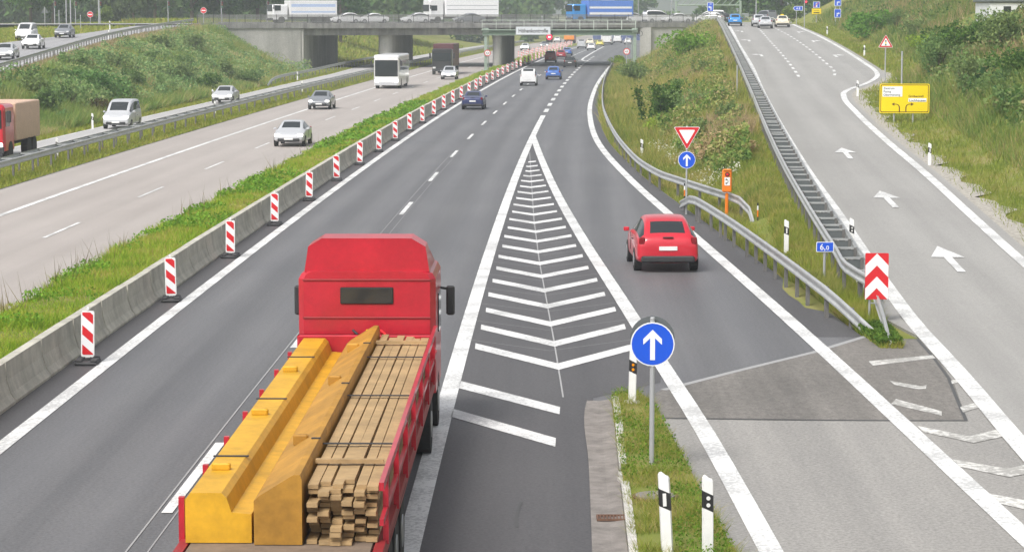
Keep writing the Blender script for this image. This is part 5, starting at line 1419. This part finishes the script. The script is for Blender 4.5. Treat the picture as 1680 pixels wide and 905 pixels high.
# buildings
x, y, z = 42.6, 197.0, 6.5; k = y / F; ht = CAM_H - (2.5 - 20.5) * k - z
t = thing('white_building', 'low white building with a flat roof on top of the right hill', 'building', (x, y + 3.2, z))
w = 8.4
mb = MB(); mb.rbox((.4, 0, ht / 2 - .8), (w, 6, ht + 1.4), .05); mb.build('wall', paint('white_render', (.70, .71, .73), .8, var=.15, scale=.6), t)
mb = MB(); mb.rbox((.4, 0, ht + .02), (w + .4, 6.4, .2), .05); mb.build('roof', M_SBACK, t)
for q in (-.28, .0, .30):
    mb = MB(); mb.box((q * w, -3.01, ht * .66), (.6, .05, .5)); mb.build('window', M_GLASS, t)
t = thing('blue_wall', 'blue wall beyond the bridge behind the parked white vans', 'wall', (34, 660, 0))
mb = MB(); mb.rbox((0, 0, 2.2), (24, .4, 5.4), .03); mb.build('panels', paint('blue_panels', (.07, .10, .26), .6, var=.25, scale=.4), t)
mb = MB()
for q in np.arange(-11, 12, 2.75): mb.box((q, -.28, 2.2), (.2, .14, 5.6))
mb.build('ribs', paint('blue_ribs', (.12, .15, .30), .6), t)

# ------------------------------------------------------------------ vegetation
def blades(name, P, h, w, mat, lean=.35, kind='stuff', parent=None, loc=None, hue=None):
    n = len(P); a = RNG.uniform(0, 2 * math.pi, n); d = np.stack([np.cos(a), np.sin(a), np.zeros(n)], 1) * (w / 2)[:, None]
    l = RNG.normal(0, lean, (n, 2)) * h[:, None]
    tip = P + np.stack([l[:, 0], l[:, 1], h], 1)
    V = np.stack([P - d, P + d, tip], 1).reshape(-1, 3)
    return tris(name, V, n, mat, kind, parent, loc, RNG.uniform(0, 1, n) if hue is None else hue)
def tris(name, V, n, mat, kind=None, parent=None, loc=None, rnd=None):
    me = bpy.data.meshes.new(name)
    me.vertices.add(3 * n); me.vertices.foreach_set('co', V.astype(np.float32).ravel())
    me.loops.add(3 * n); me.loops.foreach_set('vertex_index', np.arange(3 * n, dtype=np.int32))
    me.polygons.add(n); me.polygons.foreach_set('loop_start', np.arange(0, 3 * n, 3, dtype=np.int32))
    me.update(calc_edges=True)
    at_ = me.attributes.new('rnd', 'FLOAT', 'POINT'); at_.data.foreach_set('value', np.repeat(rnd, 3).astype(np.float32))
    me.materials.append(mat)
    o = bpy.data.objects.new(name, me); COL.objects.link(o)
    if kind: tag(o, kind=kind)
    if parent: o.parent = parent
    if loc: o.location = loc
    return o
def leafs(c, size, flat=.0):
    n = len(c); a = RNG.normal(0, 1, (n, 3)); a /= np.linalg.norm(a, axis=1)[:, None]; b2 = RNG.normal(0, 1, (n, 3)); b2 -= a * np.sum(a * b2, 1)[:, None]; b2 /= np.linalg.norm(b2, axis=1)[:, None]
    s = size[:, None]
    return np.stack([c - a * s * .5 - b2 * s * .3, c + a * s * .5 - b2 * s * .3, c + b2 * s * .7], 1).reshape(-1, 3)
def vnoise(x, y, sc, seed=0):
    r = np.random.default_rng(seed).uniform(0, 1, (64, 64)); u = x / sc; v = y / sc; i = np.floor(u).astype(int); j = np.floor(v).astype(int); fu = u - i; fv = v - j; fu = fu * fu * (3 - 2 * fu); fv = fv * fv * (3 - 2 * fv)
    g = lambda a, b2: r[a % 64, b2 % 64]
    return (g(i, j) * (1 - fu) + g(i + 1, j) * fu) * (1 - fv) + (g(i, j + 1) * (1 - fu) + g(i + 1, j + 1) * fu) * fv
def sample(n, y0, y1, fa, fb, bias=1.0):
    u = RNG.uniform(0, 1, n); k = 1 - bias
    y = (y0 ** k + u * (y1 ** k - y0 ** k)) ** (1 / k) if abs(k) > 1e-6 else y0 * (y1 / y0) ** u
    a, b2 = fa(y), fb(y); x = a + (b2 - a) * RNG.uniform(0, 1, n); ok = b2 > a
    return x[ok], y[ok]
def scatter(name,  n, y0, y1, fa, fb, mat, h0, h1, w0, w1, bias=1.0, lean=.35, tall=None, zf=None, mask=None, zoff=-.03, hf=None):
    x, y = sample(n, y0, y1, fa, fb, bias)
    if mask is not None: m = mask(x, y); x, y = x[m], y[m]
    z = (terrain(x, y) if zf is None else zf(x, y)) + zoff
    h = RNG.uniform(h0, h1, len(x)); w = RNG.uniform(w0, w1, len(x)) * np.clip(y / 120, .6, 2.2)
    if tall: t1 = vnoise(x, y, tall[0], 3) * .65 + vnoise(x, y, tall[0] * .35, 5) * .35; h = h * (tall[1] + (tall[2] - tall[1]) * np.clip((t1 - .3) / .4, 0, 1))
    if hf is not None: h = h * hf(x, y)
    blades(name, np.stack([x, y, z], 1), h, w, mat, lean)
# median
medz = lambda x, y: 0.02 + .12 * np.sin(np.clip((C(y) - 1.4 - x) / 2.9, 0, 1) * math.pi)
b = MB()
for y in np.arange(16, 700, 4.0):
    for q in np.linspace(0, 1, 6): xq = float(C(y)) - 1.42 - q * 2.85; b.v.append((xq, y, float(medz(xq, y)) - (.08 if q in (0, 1) else .0)))
ny_ = len(b.v) // 6; b.f = [(j * 6 + i, j * 6 + 6 + i, j * 6 + 7 + i, j * 6 + 1 + i) for j in range(ny_ - 1) for i in range(5)]; b.m = [0] * len(b.f)
tag(b.build('median_soil', M_GROUND, smooth=True), kind='structure')
scatter('median_grass', 110000, 40, 480, lambda y: C(y) - 4.35 + .18 * np.sin(y * .8) + .12 * np.sin(y * 2.1), lambda y: C(y) - 1.36, M_GR_MED, .10, .26, .025, .05, 1.35, .5, (2.2, .5, 1.25), medz)
x, y = sample(26000, 44, 200, lambda y: C(y) - 4.3, lambda y: C(y) - 1.6, 1.5)
t1 = vnoise(x, y, 2.6, 9) * .7 + vnoise(x, y, .8, 10) * .3; m = t1 > .56; x, y = x[m], y[m]; c = np.stack([x, y, medz(x, y) + RNG.uniform(.05, .28, len(x))], 1)
tris('median_clover', leafs(c, RNG.uniform(.05, .12, len(x)) * np.clip(y / 80, .8, 2)), len(x), veg('clover', [(.07, .16, .02), (.12, .25, .03), (.18, .32, .05)], .8, .6), 'stuff', rnd=RNG.uniform(0, 1, len(x)))
x, y = sample(420, 50, 220, lambda y: C(y) - 4.5, lambda y: C(y) - 3.6, 1.3); m = vnoise(x, y, 4, 13) > .45; x, y = x[m], y[m]
blades('median_stalks', np.stack([x, y, np.zeros(len(x))], 1), RNG.uniform(.35, .95, len(x)), RNG.uniform(.02, .035, len(x)), veg('verge_stalks', [(.10, .10, .04), (.18, .15, .07)], 1, .5), .3)
# left strips
scatter('strip_grass', 50000, 85, 520, lambda y: C(y) - 18.0, lambda y: C(y) - 14.42, M_GR_STR, .12, .30, .03, .06, 1.2, .45, (3, .6, 1.2))
scatter('side_verge_grass', 26000, 95, 330, lambda y: collL(y) - 2.6, lambda y: collL(y) - .05, M_GR_STR, .10, .25, .035, .06, 1.0, .45)
inb = lambda x, y: ~((y > yb(x) - .3) & (y < yb(x) + BW + .2))
scatter('left_bank_dry_grass', 50000, 120, 322, lambda y: UR(y) + .5, lambda y: UR(y) + 4.5, veg('bank_dry', [(.16, .17, .06), (.24, .21, .11), (.31, .25, .17), (.36, .29, .22)], .25, .5), .12, .38, .03, .06, 1.0, .4, mask=inb)
scatter('left_bank_weeds', 190000, 110, 322, lambda y: UR(y) + 2.6, lambda y: np.where(y > 290, -27.4 - (y - 290) * .05, collL(y) - 1.2), M_GR_BANK, .25, .75, .03, .07, 1.0, .42, (5.5, .45, 1.6), mask=inb)
scatter('far_bank_grass', 34000, 352, 520, lambda y: C(y) - 60, lambda y: C(y) - 24, M_GR_STR, .3, .9, .12, .25, 1.0, .4, mask=inb)
scatter('upper_left_grass', 22000, 180, 400, lambda y: UL(y) - 14, lambda y: UL(y) - .1, M_GR_STR, .15, .35, .05, .1, 1.0, .4, mask=inb)
# right bank: between the slip lane and the ramp
mr_ = lambda y: XR(y) + np.interp(y, [40, 60, 110, 140], [1.45, 1.3, .80, .70])
scatter('right_bank_weeds', 200000, 55.5, 345, mr_, lambda y: LG(y) - .2, M_GR_BANKR, .18, .55, .02, .05, 1.3, .38, (4.0, .55, 2.1), mask=inb, hf=lambda x, y: np.interp(y, [55, 110, 145], [.40, .5, 1.0]) + np.clip((x - XR(y) - 4.5) * .12, 0, .5) * (y < 140))
scatter('wedge_grass', 26000, 54.0, 110, mr_, lambda y: np.minimum(LG(y) + .9, RL(y) - .75), M_GR_STR, .12, .34, .018, .035, 1.3, .45, (2.0, .6, 1.4))
x, y = sample(5000, 54.2, 57.5, mr_, lambda y: np.minimum(RL(y) - .75, 8.95), 1.0)
c = np.stack([x, y, RNG.uniform(.02, .22, len(x))], 1)
tris('wedge_weeds', leafs(c, RNG.uniform(.04, .10, len(x))), len(x), veg('ground_weeds', [(.04, .09, .02), (.08, .15, .03), (.13, .2, .04)], 1.5, .6), 'stuff', rnd=RNG.uniform(0, 1, len(x)))
scatter('ramp_edge_grass', 9000, 60, 330, lambda y: LG(y) - .1, lambda y: RL(y) - .72, M_GR_STR, .1, .3, .02, .04, 1.2, .4, zf=lambda x, y: zr(y))
# right hill (the plot of the white building stays mown)
BXY = (42.6, 197.0)
def plot_(x, y): return (np.abs(x - BXY[0]) < 6) & (y > BXY[1] - 12) & (y < BXY[1] + 15)
scatter('hill_verge_grass', 50000, 56, 320, lambda y: RR(y) + .7, lambda y: RR(y) + 5.0, veg('verge_grass', [(.10, .15, .03), (.16, .21, .04), (.22, .25, .06), (.27, .24, .10)], .3, .45), .10, .32, .03, .06, 1.1, .4,
        mask=lambda x, y: (RNG.uniform(0, 1, len(x)) < np.where(y < 190, np.clip((x - RR(y) - .9) / .7, 0.05, 1), 1)))
scatter('hill_weeds', 230000, 70, 330, lambda y: RR(y) + 3.6, lambda y: RR(y) + 30, M_GR_HILL, .25, .8, .03, .075, .9, .42, (4.5, .5, 1.7), mask=lambda x, y: ~plot_(x, y))
x, y = sample(130000, 75, 320, lambda y: RR(y) + 5, lambda y: RR(y) + 28, .9)
t1 = vnoise(x, y, 4.5, 21) * .7 + vnoise(x, y, 1.6, 22) * .3; m = (t1 > .51) & ~plot_(x, y); x, y, t1 = x[m], y[m], t1[m]; c = np.stack([x, y, terrain(x, y) + RNG.uniform(.1, 1, len(x)) * (t1 - .5) * 5.5], 1)
tris('hill_brush', leafs(c, RNG.uniform(.14, .30, len(x))), len(x), veg('brush', [(.03, .075, .03), (.06, .12, .035), (.105, .17, .055), (.16, .20, .085), (.22, .20, .11)], .45, .5, gscale=2.2), 'stuff', rnd=RNG.uniform(0, 1, len(x)))
x, y = sample(150000, 115, 322, lambda y: UR(y) + 2.5, lambda y: collL(y) - 2.2, .9)
t1 = vnoise(x, y, 4.0, 31) * .7 + vnoise(x, y, 1.5, 32) * .3; m = (t1 > .545) & inb(x, y) & ~((y > 300) & (x > -28)); x, y, t1 = x[m], y[m], t1[m]; c = np.stack([x, y, terrain(x, y) + RNG.uniform(.1, 1, len(x)) * (t1 - .42) * 4.6], 1)
tris('left_bank_brush', leafs(c, RNG.uniform(.12, .26, len(x))), len(x), veg('bank_brush', [(.07, .14, .055), (.11, .20, .08), (.16, .245, .105), (.21, .27, .12), (.27, .27, .14)], .45, .5, gscale=2.2), 'stuff', rnd=RNG.uniform(0, 1, len(x)))
x, y = sample(90000, 100, 335, lambda y: XR(y) + 3.5, lambda y: LG(y) - 1.0, 1.1)
t1 = vnoise(x, y, 3.2, 41) * .7 + vnoise(x, y, 1.2, 42) * .3; m = (t1 > .51) & inb(x, y); x, y, t1 = x[m], y[m], t1[m]; c = np.stack([x, y, terrain(x, y) + RNG.uniform(.05, 1, len(x)) * (t1 - .45) * 3.6], 1)
tris('right_bank_brush', leafs(c, RNG.uniform(.10, .22, len(x))), len(x), veg('bank_brush_right', [(.05, .10, .03), (.09, .16, .04), (.15, .21, .06), (.23, .24, .09), (.30, .25, .14)], .5, .5, gscale=2.2), 'stuff', rnd=RNG.uniform(0, 1, len(x)))
x, y = sample(30000, 90, 300, lambda y: RR(y) + 6, lambda y: RR(y) + 26, .9); t1 = vnoise(x, y, 6.0, 51); m = (t1 > .60) & ~plot_(x, y); x, y = x[m], y[m]
blades('hill_dry_grass', np.stack([x, y, terrain(x, y)], 1), RNG.uniform(.6, 1.25, len(x)), RNG.uniform(.05, .1, len(x)), veg('verge_dry', [(.20, .17, .09), (.27, .21, .13), (.33, .26, .17)], .4, .6), .3)
x, y = sample(26000, 110, 300, lambda y: XR(y) + 5, lambda y: LG(y) - .5, 1.0); t1 = vnoise(x, y, 4.0, 61); m = (t1 > .6) & inb(x, y); x, y = x[m], y[m]
blades('right_bank_dry_grass', np.stack([x, y, terrain(x, y)], 1), RNG.uniform(.5, 1.1, len(x)), RNG.uniform(.04, .08, len(x)), veg('verge_dry_right', [(.22, .19, .09), (.29, .23, .14), (.35, .27, .19)], .4, .6), .3)
x, y = sample(1100, 101, 135, lambda y: XR(y) + 2.6, lambda y: np.minimum(XR(y) + 4.6, LG(y) - 1.5), 1.0); m = vnoise(x, y, 2.0, 71) > .45; x, y = x[m], y[m]; c = np.stack([x, y, terrain(x, y) + RNG.uniform(.2, .45, len(x))], 1)
tris('white_flowers', leafs(c, RNG.uniform(.05, .09, len(x))), len(x), veg('ground_flowers', [(.5, .52, .45), (.58, .6, .54)], 1, .5), 'stuff', rnd=RNG.uniform(0, 1, len(x)))
# island grass
ip = np.array(IS)
def inside(x, y):
    c_ = np.zeros(len(x), bool); n_ = len(ip); j_ = n_ - 1
    for i_ in range(n_):
        xi, yi = ip[i_]; xj, yj = ip[j_]; c_ ^= ((yi > y) != (yj > y)) & (x < (xj - xi) * (y - yi) / (yj - yi + 1e-12) + xi); j_ = i_
    return c_
scatter('island_grass', 60000, 27, 48, lambda y: np.full_like(y, 1.3), lambda y: np.full_like(y, 3.8), M_GR_ISL, .05, .19, .010, .024, 1.0, .6, (.8, .3, 1.7), zf=lambda x, y: np.full_like(x, .10),
        mask=lambda x, y: inside(x, y) & (vnoise(x, y, .7, 77) > .22) & (((x - 2.22) / .38) ** 2 + ((y - 36.7) / .38) ** 2 > 1))
x, y = sample(14000, 30, 47, lambda y: np.full_like(y, 1.4), lambda y: np.full_like(y, 3.7), 1.0); m = inside(x, y) & (vnoise(x, y, .9, 88) > .56); x, y = x[m], y[m]; c = np.stack([x, y, .10 + RNG.uniform(.02, .14, len(x))], 1)
tris('island_clover', leafs(c, RNG.uniform(.02, .05, len(x))), len(x), veg('ground_clover', [(.06, .13, .02), (.10, .19, .03), (.15, .25, .04)], 2, .6), 'stuff', rnd=RNG.uniform(0, 1, len(x)))
def shrub(label, u, v, r, h, cols, n=1500, leaf=.16, upright=False, name='shrub', cat='shrub', mat=None):
    x, y, z = ground(u, v); t = thing(name, label, cat, (x, y, z - .05))
    if upright:
        k = RNG.integers(0, 14, n); bx = RNG.normal(0, r * .45, (14, 2)); tx = bx + RNG.normal(0, r * .35, (14, 2)); f = RNG.uniform(.05, 1, n) ** .8
        hh = RNG.uniform(.7, 1.1, 14) * h
        c = np.stack([bx[k, 0] + (tx - bx)[k, 0] * f, bx[k, 1] + (tx - bx)[k, 1] * f, hh[k] * f], 1) + RNG.normal(0, .10 * r, (n, 3))
    else:
        nb = 12; bc = np.stack([RNG.normal(0, r * .42, nb), RNG.normal(0, r * .42, nb), RNG.uniform(.25, .78, nb) * h], 1); k = RNG.integers(0, nb, n); q = RNG.normal(0, 1, (n, 3)); q /= np.linalg.norm(q, axis=1)[:, None]; q *= RNG.uniform(.4, 1.05, n)[:, None] ** .6
        c = bc[k] + q * np.array([r * .45, r * .45, h * .28]); c[:, 2] = np.maximum(c[:, 2], .05)
    mt = mat or veg('leaf_' + label.split()[0] + '_%d' % u, cols, .9, .55)
    tris('foliage', leafs(c, RNG.uniform(.7, 1.3, n) * leaf), n, mt, None, t, None, RNG.uniform(0, 1, n))
    mb = MB()
    for _ in range(7): a = random.uniform(0, 6.28); mb.tube((0, 0, 0), (math.cos(a) * r * .45, math.sin(a) * r * .45, h * .6), .03, .012, 5)
    mb.build('stems', M_TRUNK, t); return t
DK = [(.02, .055, .018), (.045, .10, .025), (.075, .14, .035), (.12, .19, .05)]; GG = [(.06, .10, .045), (.10, .16, .065), (.15, .21, .085), (.20, .26, .10)]; BR = [(.16, .15, .06), (.28, .22, .12), (.38, .29, .18), (.44, .33, .24)]; YG = [(.10, .17, .02), (.17, .26, .03), (.24, .33, .05)]
shrub('dark green spreading shrub on the right bank above the give way sign', 1090, 198, 1.55, 2.5, DK, 3600, .16, True)
shrub('grey green bush on the right bank near the slip lane bend', 1046, 138, 2.0, 2.2, GG, 2600, .16)
shrub('grey green bush left of the ramp guardrail behind the give way sign', 1150, 232, 1.3, 1.5, GG, 1800, .12)
shrub('dry tan bush on the bank behind the orange phone', 1190, 262, 1.5, 1.4, BR, 2600, .11)
shrub('yellow green low bush on the bank left of the give way sign', 1085, 218, 1.6, 1.0, YG, 1600, .12)
shrub('bright green upright bush high on the right bank below the ramp', 1125, 98, 2.0, 2.8, [(.06, .14, .02), (.11, .22, .03), (.17, .30, .05)], 1700, .22)
shrub('dark upright stalks leaning before the right abutment wall', 1072, 82, 2.2, 4.6, DK, 700, .30, True)
shrub('green bush on the lower left bank behind the red lorry', 150, 165, 2.4, 2.4, [(.05, .12, .04), (.09, .18, .06), (.13, .23, .08)], 2400, .22)
shrub('dark green bush in the middle of the left bank', 290, 138, 2.2, 2.4, GG, 1800, .22)
shrub('brown withered bush at the foot of the left bank', 158, 192, 1.6, 1.4, [(.05, .05, .025), (.10, .08, .04), (.15, .12, .06)], 1500, .14)
shrub('green bush at the foot of the left bank near the silver car', 328, 152, 1.5, 1.8, DK, 1300, .18)
shrub('leafy green bush left of the traffic light warning sign', 1425, 62, 2.6, 2.8, [(.05, .13, .025), (.09, .20, .035), (.13, .25, .05)], 2200, .24)
shrub('dark bush on the hillside above the bare pole', 1545, 88, 1.5, 2.2, DK, 2000, .16)
shrub('bright green bush beside the bare pole on the hill', 1510, 82, 1.2, 1.5, YG, 1300, .14)
shrub('upright pale green willow bush right of the bare pole', 1537, 122, 1.4, 2.4, [(.07, .13, .05), (.11, .19, .07), (.16, .25, .09)], 2200, .13, True)
shrub('large dark shrub in the middle of the right hill', 1600, 88, 2.0, 2.3, DK, 2600, .17)
shrub('tall grey green shrub at the right frame edge of the hill', 1648, 84, 2.0, 2.6, GG, 2800, .16)
shrub('dark shrub low at the right frame edge', 1672, 128, 1.2, 1.7, DK, 1700, .13)
shrub('thin dark tree-like bush before the white building', 1606, 18, 1.3, 2.6, DK, 1000, .22, True)
shrub('bush on the upper hill right of the two blue panels', 1440, 22, 2.2, 2.4, GG, 1300, .24)
shrub('clipped green bush on the verge by the right gantry post', 1018, 108, 1.3, 1.6, YG, 900, .20)

LBM = [veg('leaf_bank_a', [(.09, .16, .06), (.14, .225, .085), (.19, .265, .11)], .5, .5), veg('leaf_bank_b', [(.08, .13, .05), (.13, .19, .075), (.18, .235, .10)], .5, .5), veg('leaf_bank_c', [(.055, .11, .04), (.09, .155, .055), (.135, .20, .075)], .5, .5)]
for i, (u, v) in enumerate([(30, 150), (60, 168), (95, 140), (120, 112), (185, 120), (215, 148), (240, 108), (262, 88), (300, 112), (345, 118), (372, 132), (400, 138), (265, 160), (205, 172), (70, 190), (110, 182), (320, 86), (150, 135)]):
    shrub('leafy wild bush, one of many overgrowing the left bank', u, v, random.uniform(1.1, 1.9), random.uniform(1.2, 2.3), None, 1100, .19, i % 3 == 0, mat=LBM[i % 3])['group'] = 'wild bushes on the left bank'
for i, (u, v) in enumerate([(1470, 45), (1500, 60), (1530, 25), (1565, 40), (1575, 105), (1620, 120), (1640, 150), (1585, 150), (1610, 60), (1490, 20), (1560, 75), (1660, 180)]):
    shrub('leafy wild bush, one of many overgrowing the right hill', u, v, random.uniform(.9, 1.6), random.uniform(1.0, 2.0), None, 1200, .14, i % 3 == 1, mat=LBM[(i * 2 + 2) % 3])['group'] = 'wild bushes on the right hill'
for i, (u, v) in enumerate([(1120, 150), (1165, 120), (1140, 180), (1180, 178), (1095, 118), (1200, 205), (1150, 85), (1075, 168)]):
    shrub('spiky wild bush, one of several on the right bank below the ramp', u, v, random.uniform(.8, 1.3), random.uniform(.9, 1.6), None, 900, .13, i % 4 != 0, mat=LBM[i % 2])['group'] = 'wild bushes on the right bank'
# trees ----------------------------------------------------------------------
TREECOL = {'dark': [(.022, .06, .022), (.045, .095, .03), (.07, .13, .04)], 'mid': [(.04, .09, .03), (.07, .14, .04), (.11, .19, .05)], 'grey': [(.06, .09, .045), (.09, .13, .06), (.13, .18, .08)], 'light': [(.07, .12, .03), (.12, .18, .04), (.18, .24, .06)]}
TM = {k: veg('tree_' + k, c, .22, .5, .3) for k, c in TREECOL.items()}
def crown_pts(R, H, n, nb=26, base=.18):
    u = RNG.normal(0, 1, (nb, 3)); u /= np.linalg.norm(u, axis=1)[:, None]; bc = u * RNG.uniform(.35, .85, nb)[:, None] * np.array([R, R, H * (1 - base) / 2]) + np.array([0, 0, H * (base + (1 - base) / 2)])
    br_ = RNG.uniform(.22, .42, nb) * R; k = RNG.integers(0, nb, n); q = RNG.normal(0, 1, (n, 3)); q /= np.linalg.norm(q, axis=1)[:, None]; q *= RNG.uniform(.5, 1.05, n)[:, None]
    return bc[k] + q * br_[k][:, None] * np.array([1, 1, .8])
def tree(label, u, D, R, H, col, n=3800, leaf=.55, group=None, zg=None):
    x = (u - 840) / F * D; z = float(terrain(x, D)) if zg is None else zg; t = thing('tree', label, 'tree', (x, D, z), 0, group)
    mb = MB(); mb.tube((0, 0, -.3), (0, 0, H * .35), .035 * H * .7, .028 * H * .7, 9); mb.tube((0, 0, H * .35), (.1, .1, H * .75), .028 * H * .7, .008 * H, 8)
    for _ in range(7):
        a = random.uniform(0, 6.28); z0 = random.uniform(.2, .55) * H; mb.tube((0, 0, z0), (math.cos(a) * R * .65, math.sin(a) * R * .65, z0 + H * .22), .012 * H, .004 * H, 6)
    mb.build('trunk', M_TRUNK, t); c = crown_pts(R, H, n, base=.06)
    tris('crown', leafs(c, RNG.uniform(.7, 1.35, n) * leaf), n, TM[col], None, t, None, RNG.uniform(0, 1, n)); return t
tree('round dark green tree at the upper left corner behind the road', 55, 372, 6.8, 11, 'mid')
tree('big dark tree left of the pole group', 92, 395, 6.5, 14, 'dark')
tree('grey green rounded tree behind the left no entry sign', 196, 378, 4.6, 9, 'grey')
tree('grey green willow like tree right of the left no entry sign', 222, 392, 5.0, 10.5, 'grey')
tree('tall green tree behind the left end of the bridge railing', 258, 420, 6.0, 14, 'mid')
tree('small pale green bush tree on the grass near the left no entry sign', 176, 352, 1.3, 3.0, 'light', 900, .35)
tree('dark leafy tree behind the right no entry sign', 318, 398, 6.5, 14, 'dark')
tree('dark tree between the right no entry sign and the bridge signals', 372, 402, 6.5, 13, 'dark')
tree('deep green tree left of the white striped lorry', 425, 408, 6.5, 13, 'mid')
tree('dark tree directly right of the white striped lorry', 560, 405, 5.6, 12, 'dark')
tree('tall dark tree behind the lamp pole at the ramp top', 1235, 430, 7.0, 15, 'dark')
tree('green tree behind the waiting taxi', 1280, 425, 6.5, 14, 'mid')
tree('dark tree behind the end of motorway sign', 1335, 420, 7.0, 15, 'dark')
tree('mid green tree left of the two blue panels', 1362, 400, 5.5, 11, 'mid')
tree('low green bush tree at the junction right of the taxi', 1300, 365, 2.0, 3.0, 'light', 900, .35)
# far wood behind everything, one mass
NW = 150
C_ = []; 
for i in range(NW):
    u = RNG.uniform(-60, 1740) if i % 2 else RNG.uniform(-60, 680); D = RNG.uniform(470, 640); 
    H = RNG.uniform(11, 17)
    if 690 < u < 800: H = RNG.uniform(6.5, 8.5)
    if 1060 < u < 1190: H = RNG.uniform(6.0, 8.0)
    x = (u - 840) / F * D
    if abs(x - float(C(D)) + 3) < 24 and D < 600: D = RNG.uniform(680, 760); x = (u - 840) / F * D; H += 3
    c = crown_pts(RNG.uniform(4.5, 7.5), H, 900, 16, .0); c += np.array([x, D, float(terrain(x, D)) - .5]); C_.append(c)
c = np.concatenate(C_); n = len(c)
tris('far_wood', leafs(c, RNG.uniform(.8, 1.5, n)), n, veg('far_wood_leaves', [(.035, .08, .03), (.06, .12, .04), (.09, .15, .05), (.12, .17, .06)], .05, .4, .3), 'stuff', rnd=RNG.uniform(0, 1, n))
tag(bpy.data.objects['far_wood'], 'hazy mass of far trees behind the bridge', None)

# ------------------------------------------------------------------ haze
hz, nt, N, L, bsdf = newmat('air')
N.remove(bsdf); pv = N.new('ShaderNodeVolumePrincipled'); pv.inputs['Color'].default_value = (.86, .93, 1.0, 1); pv.inputs['Density'].default_value = .00042; pv.inputs['Anisotropy'].default_value = .2
L.new(pv.outputs[0], N['Material Output'].inputs['Volume'])
mb = MB(); mb.box((0, 900, 13.5), (2000, 1900, 31)); o = mb.build('haze', hz); tag(o, kind='stuff')
o.visible_shadow = True

# beacons that stand before the frame are not part of the picture
for o in [q for q in COL.objects if q.parent is None and q.get('label', '').startswith('red and white striped beacon standing before')]:
    remove_tree(o)
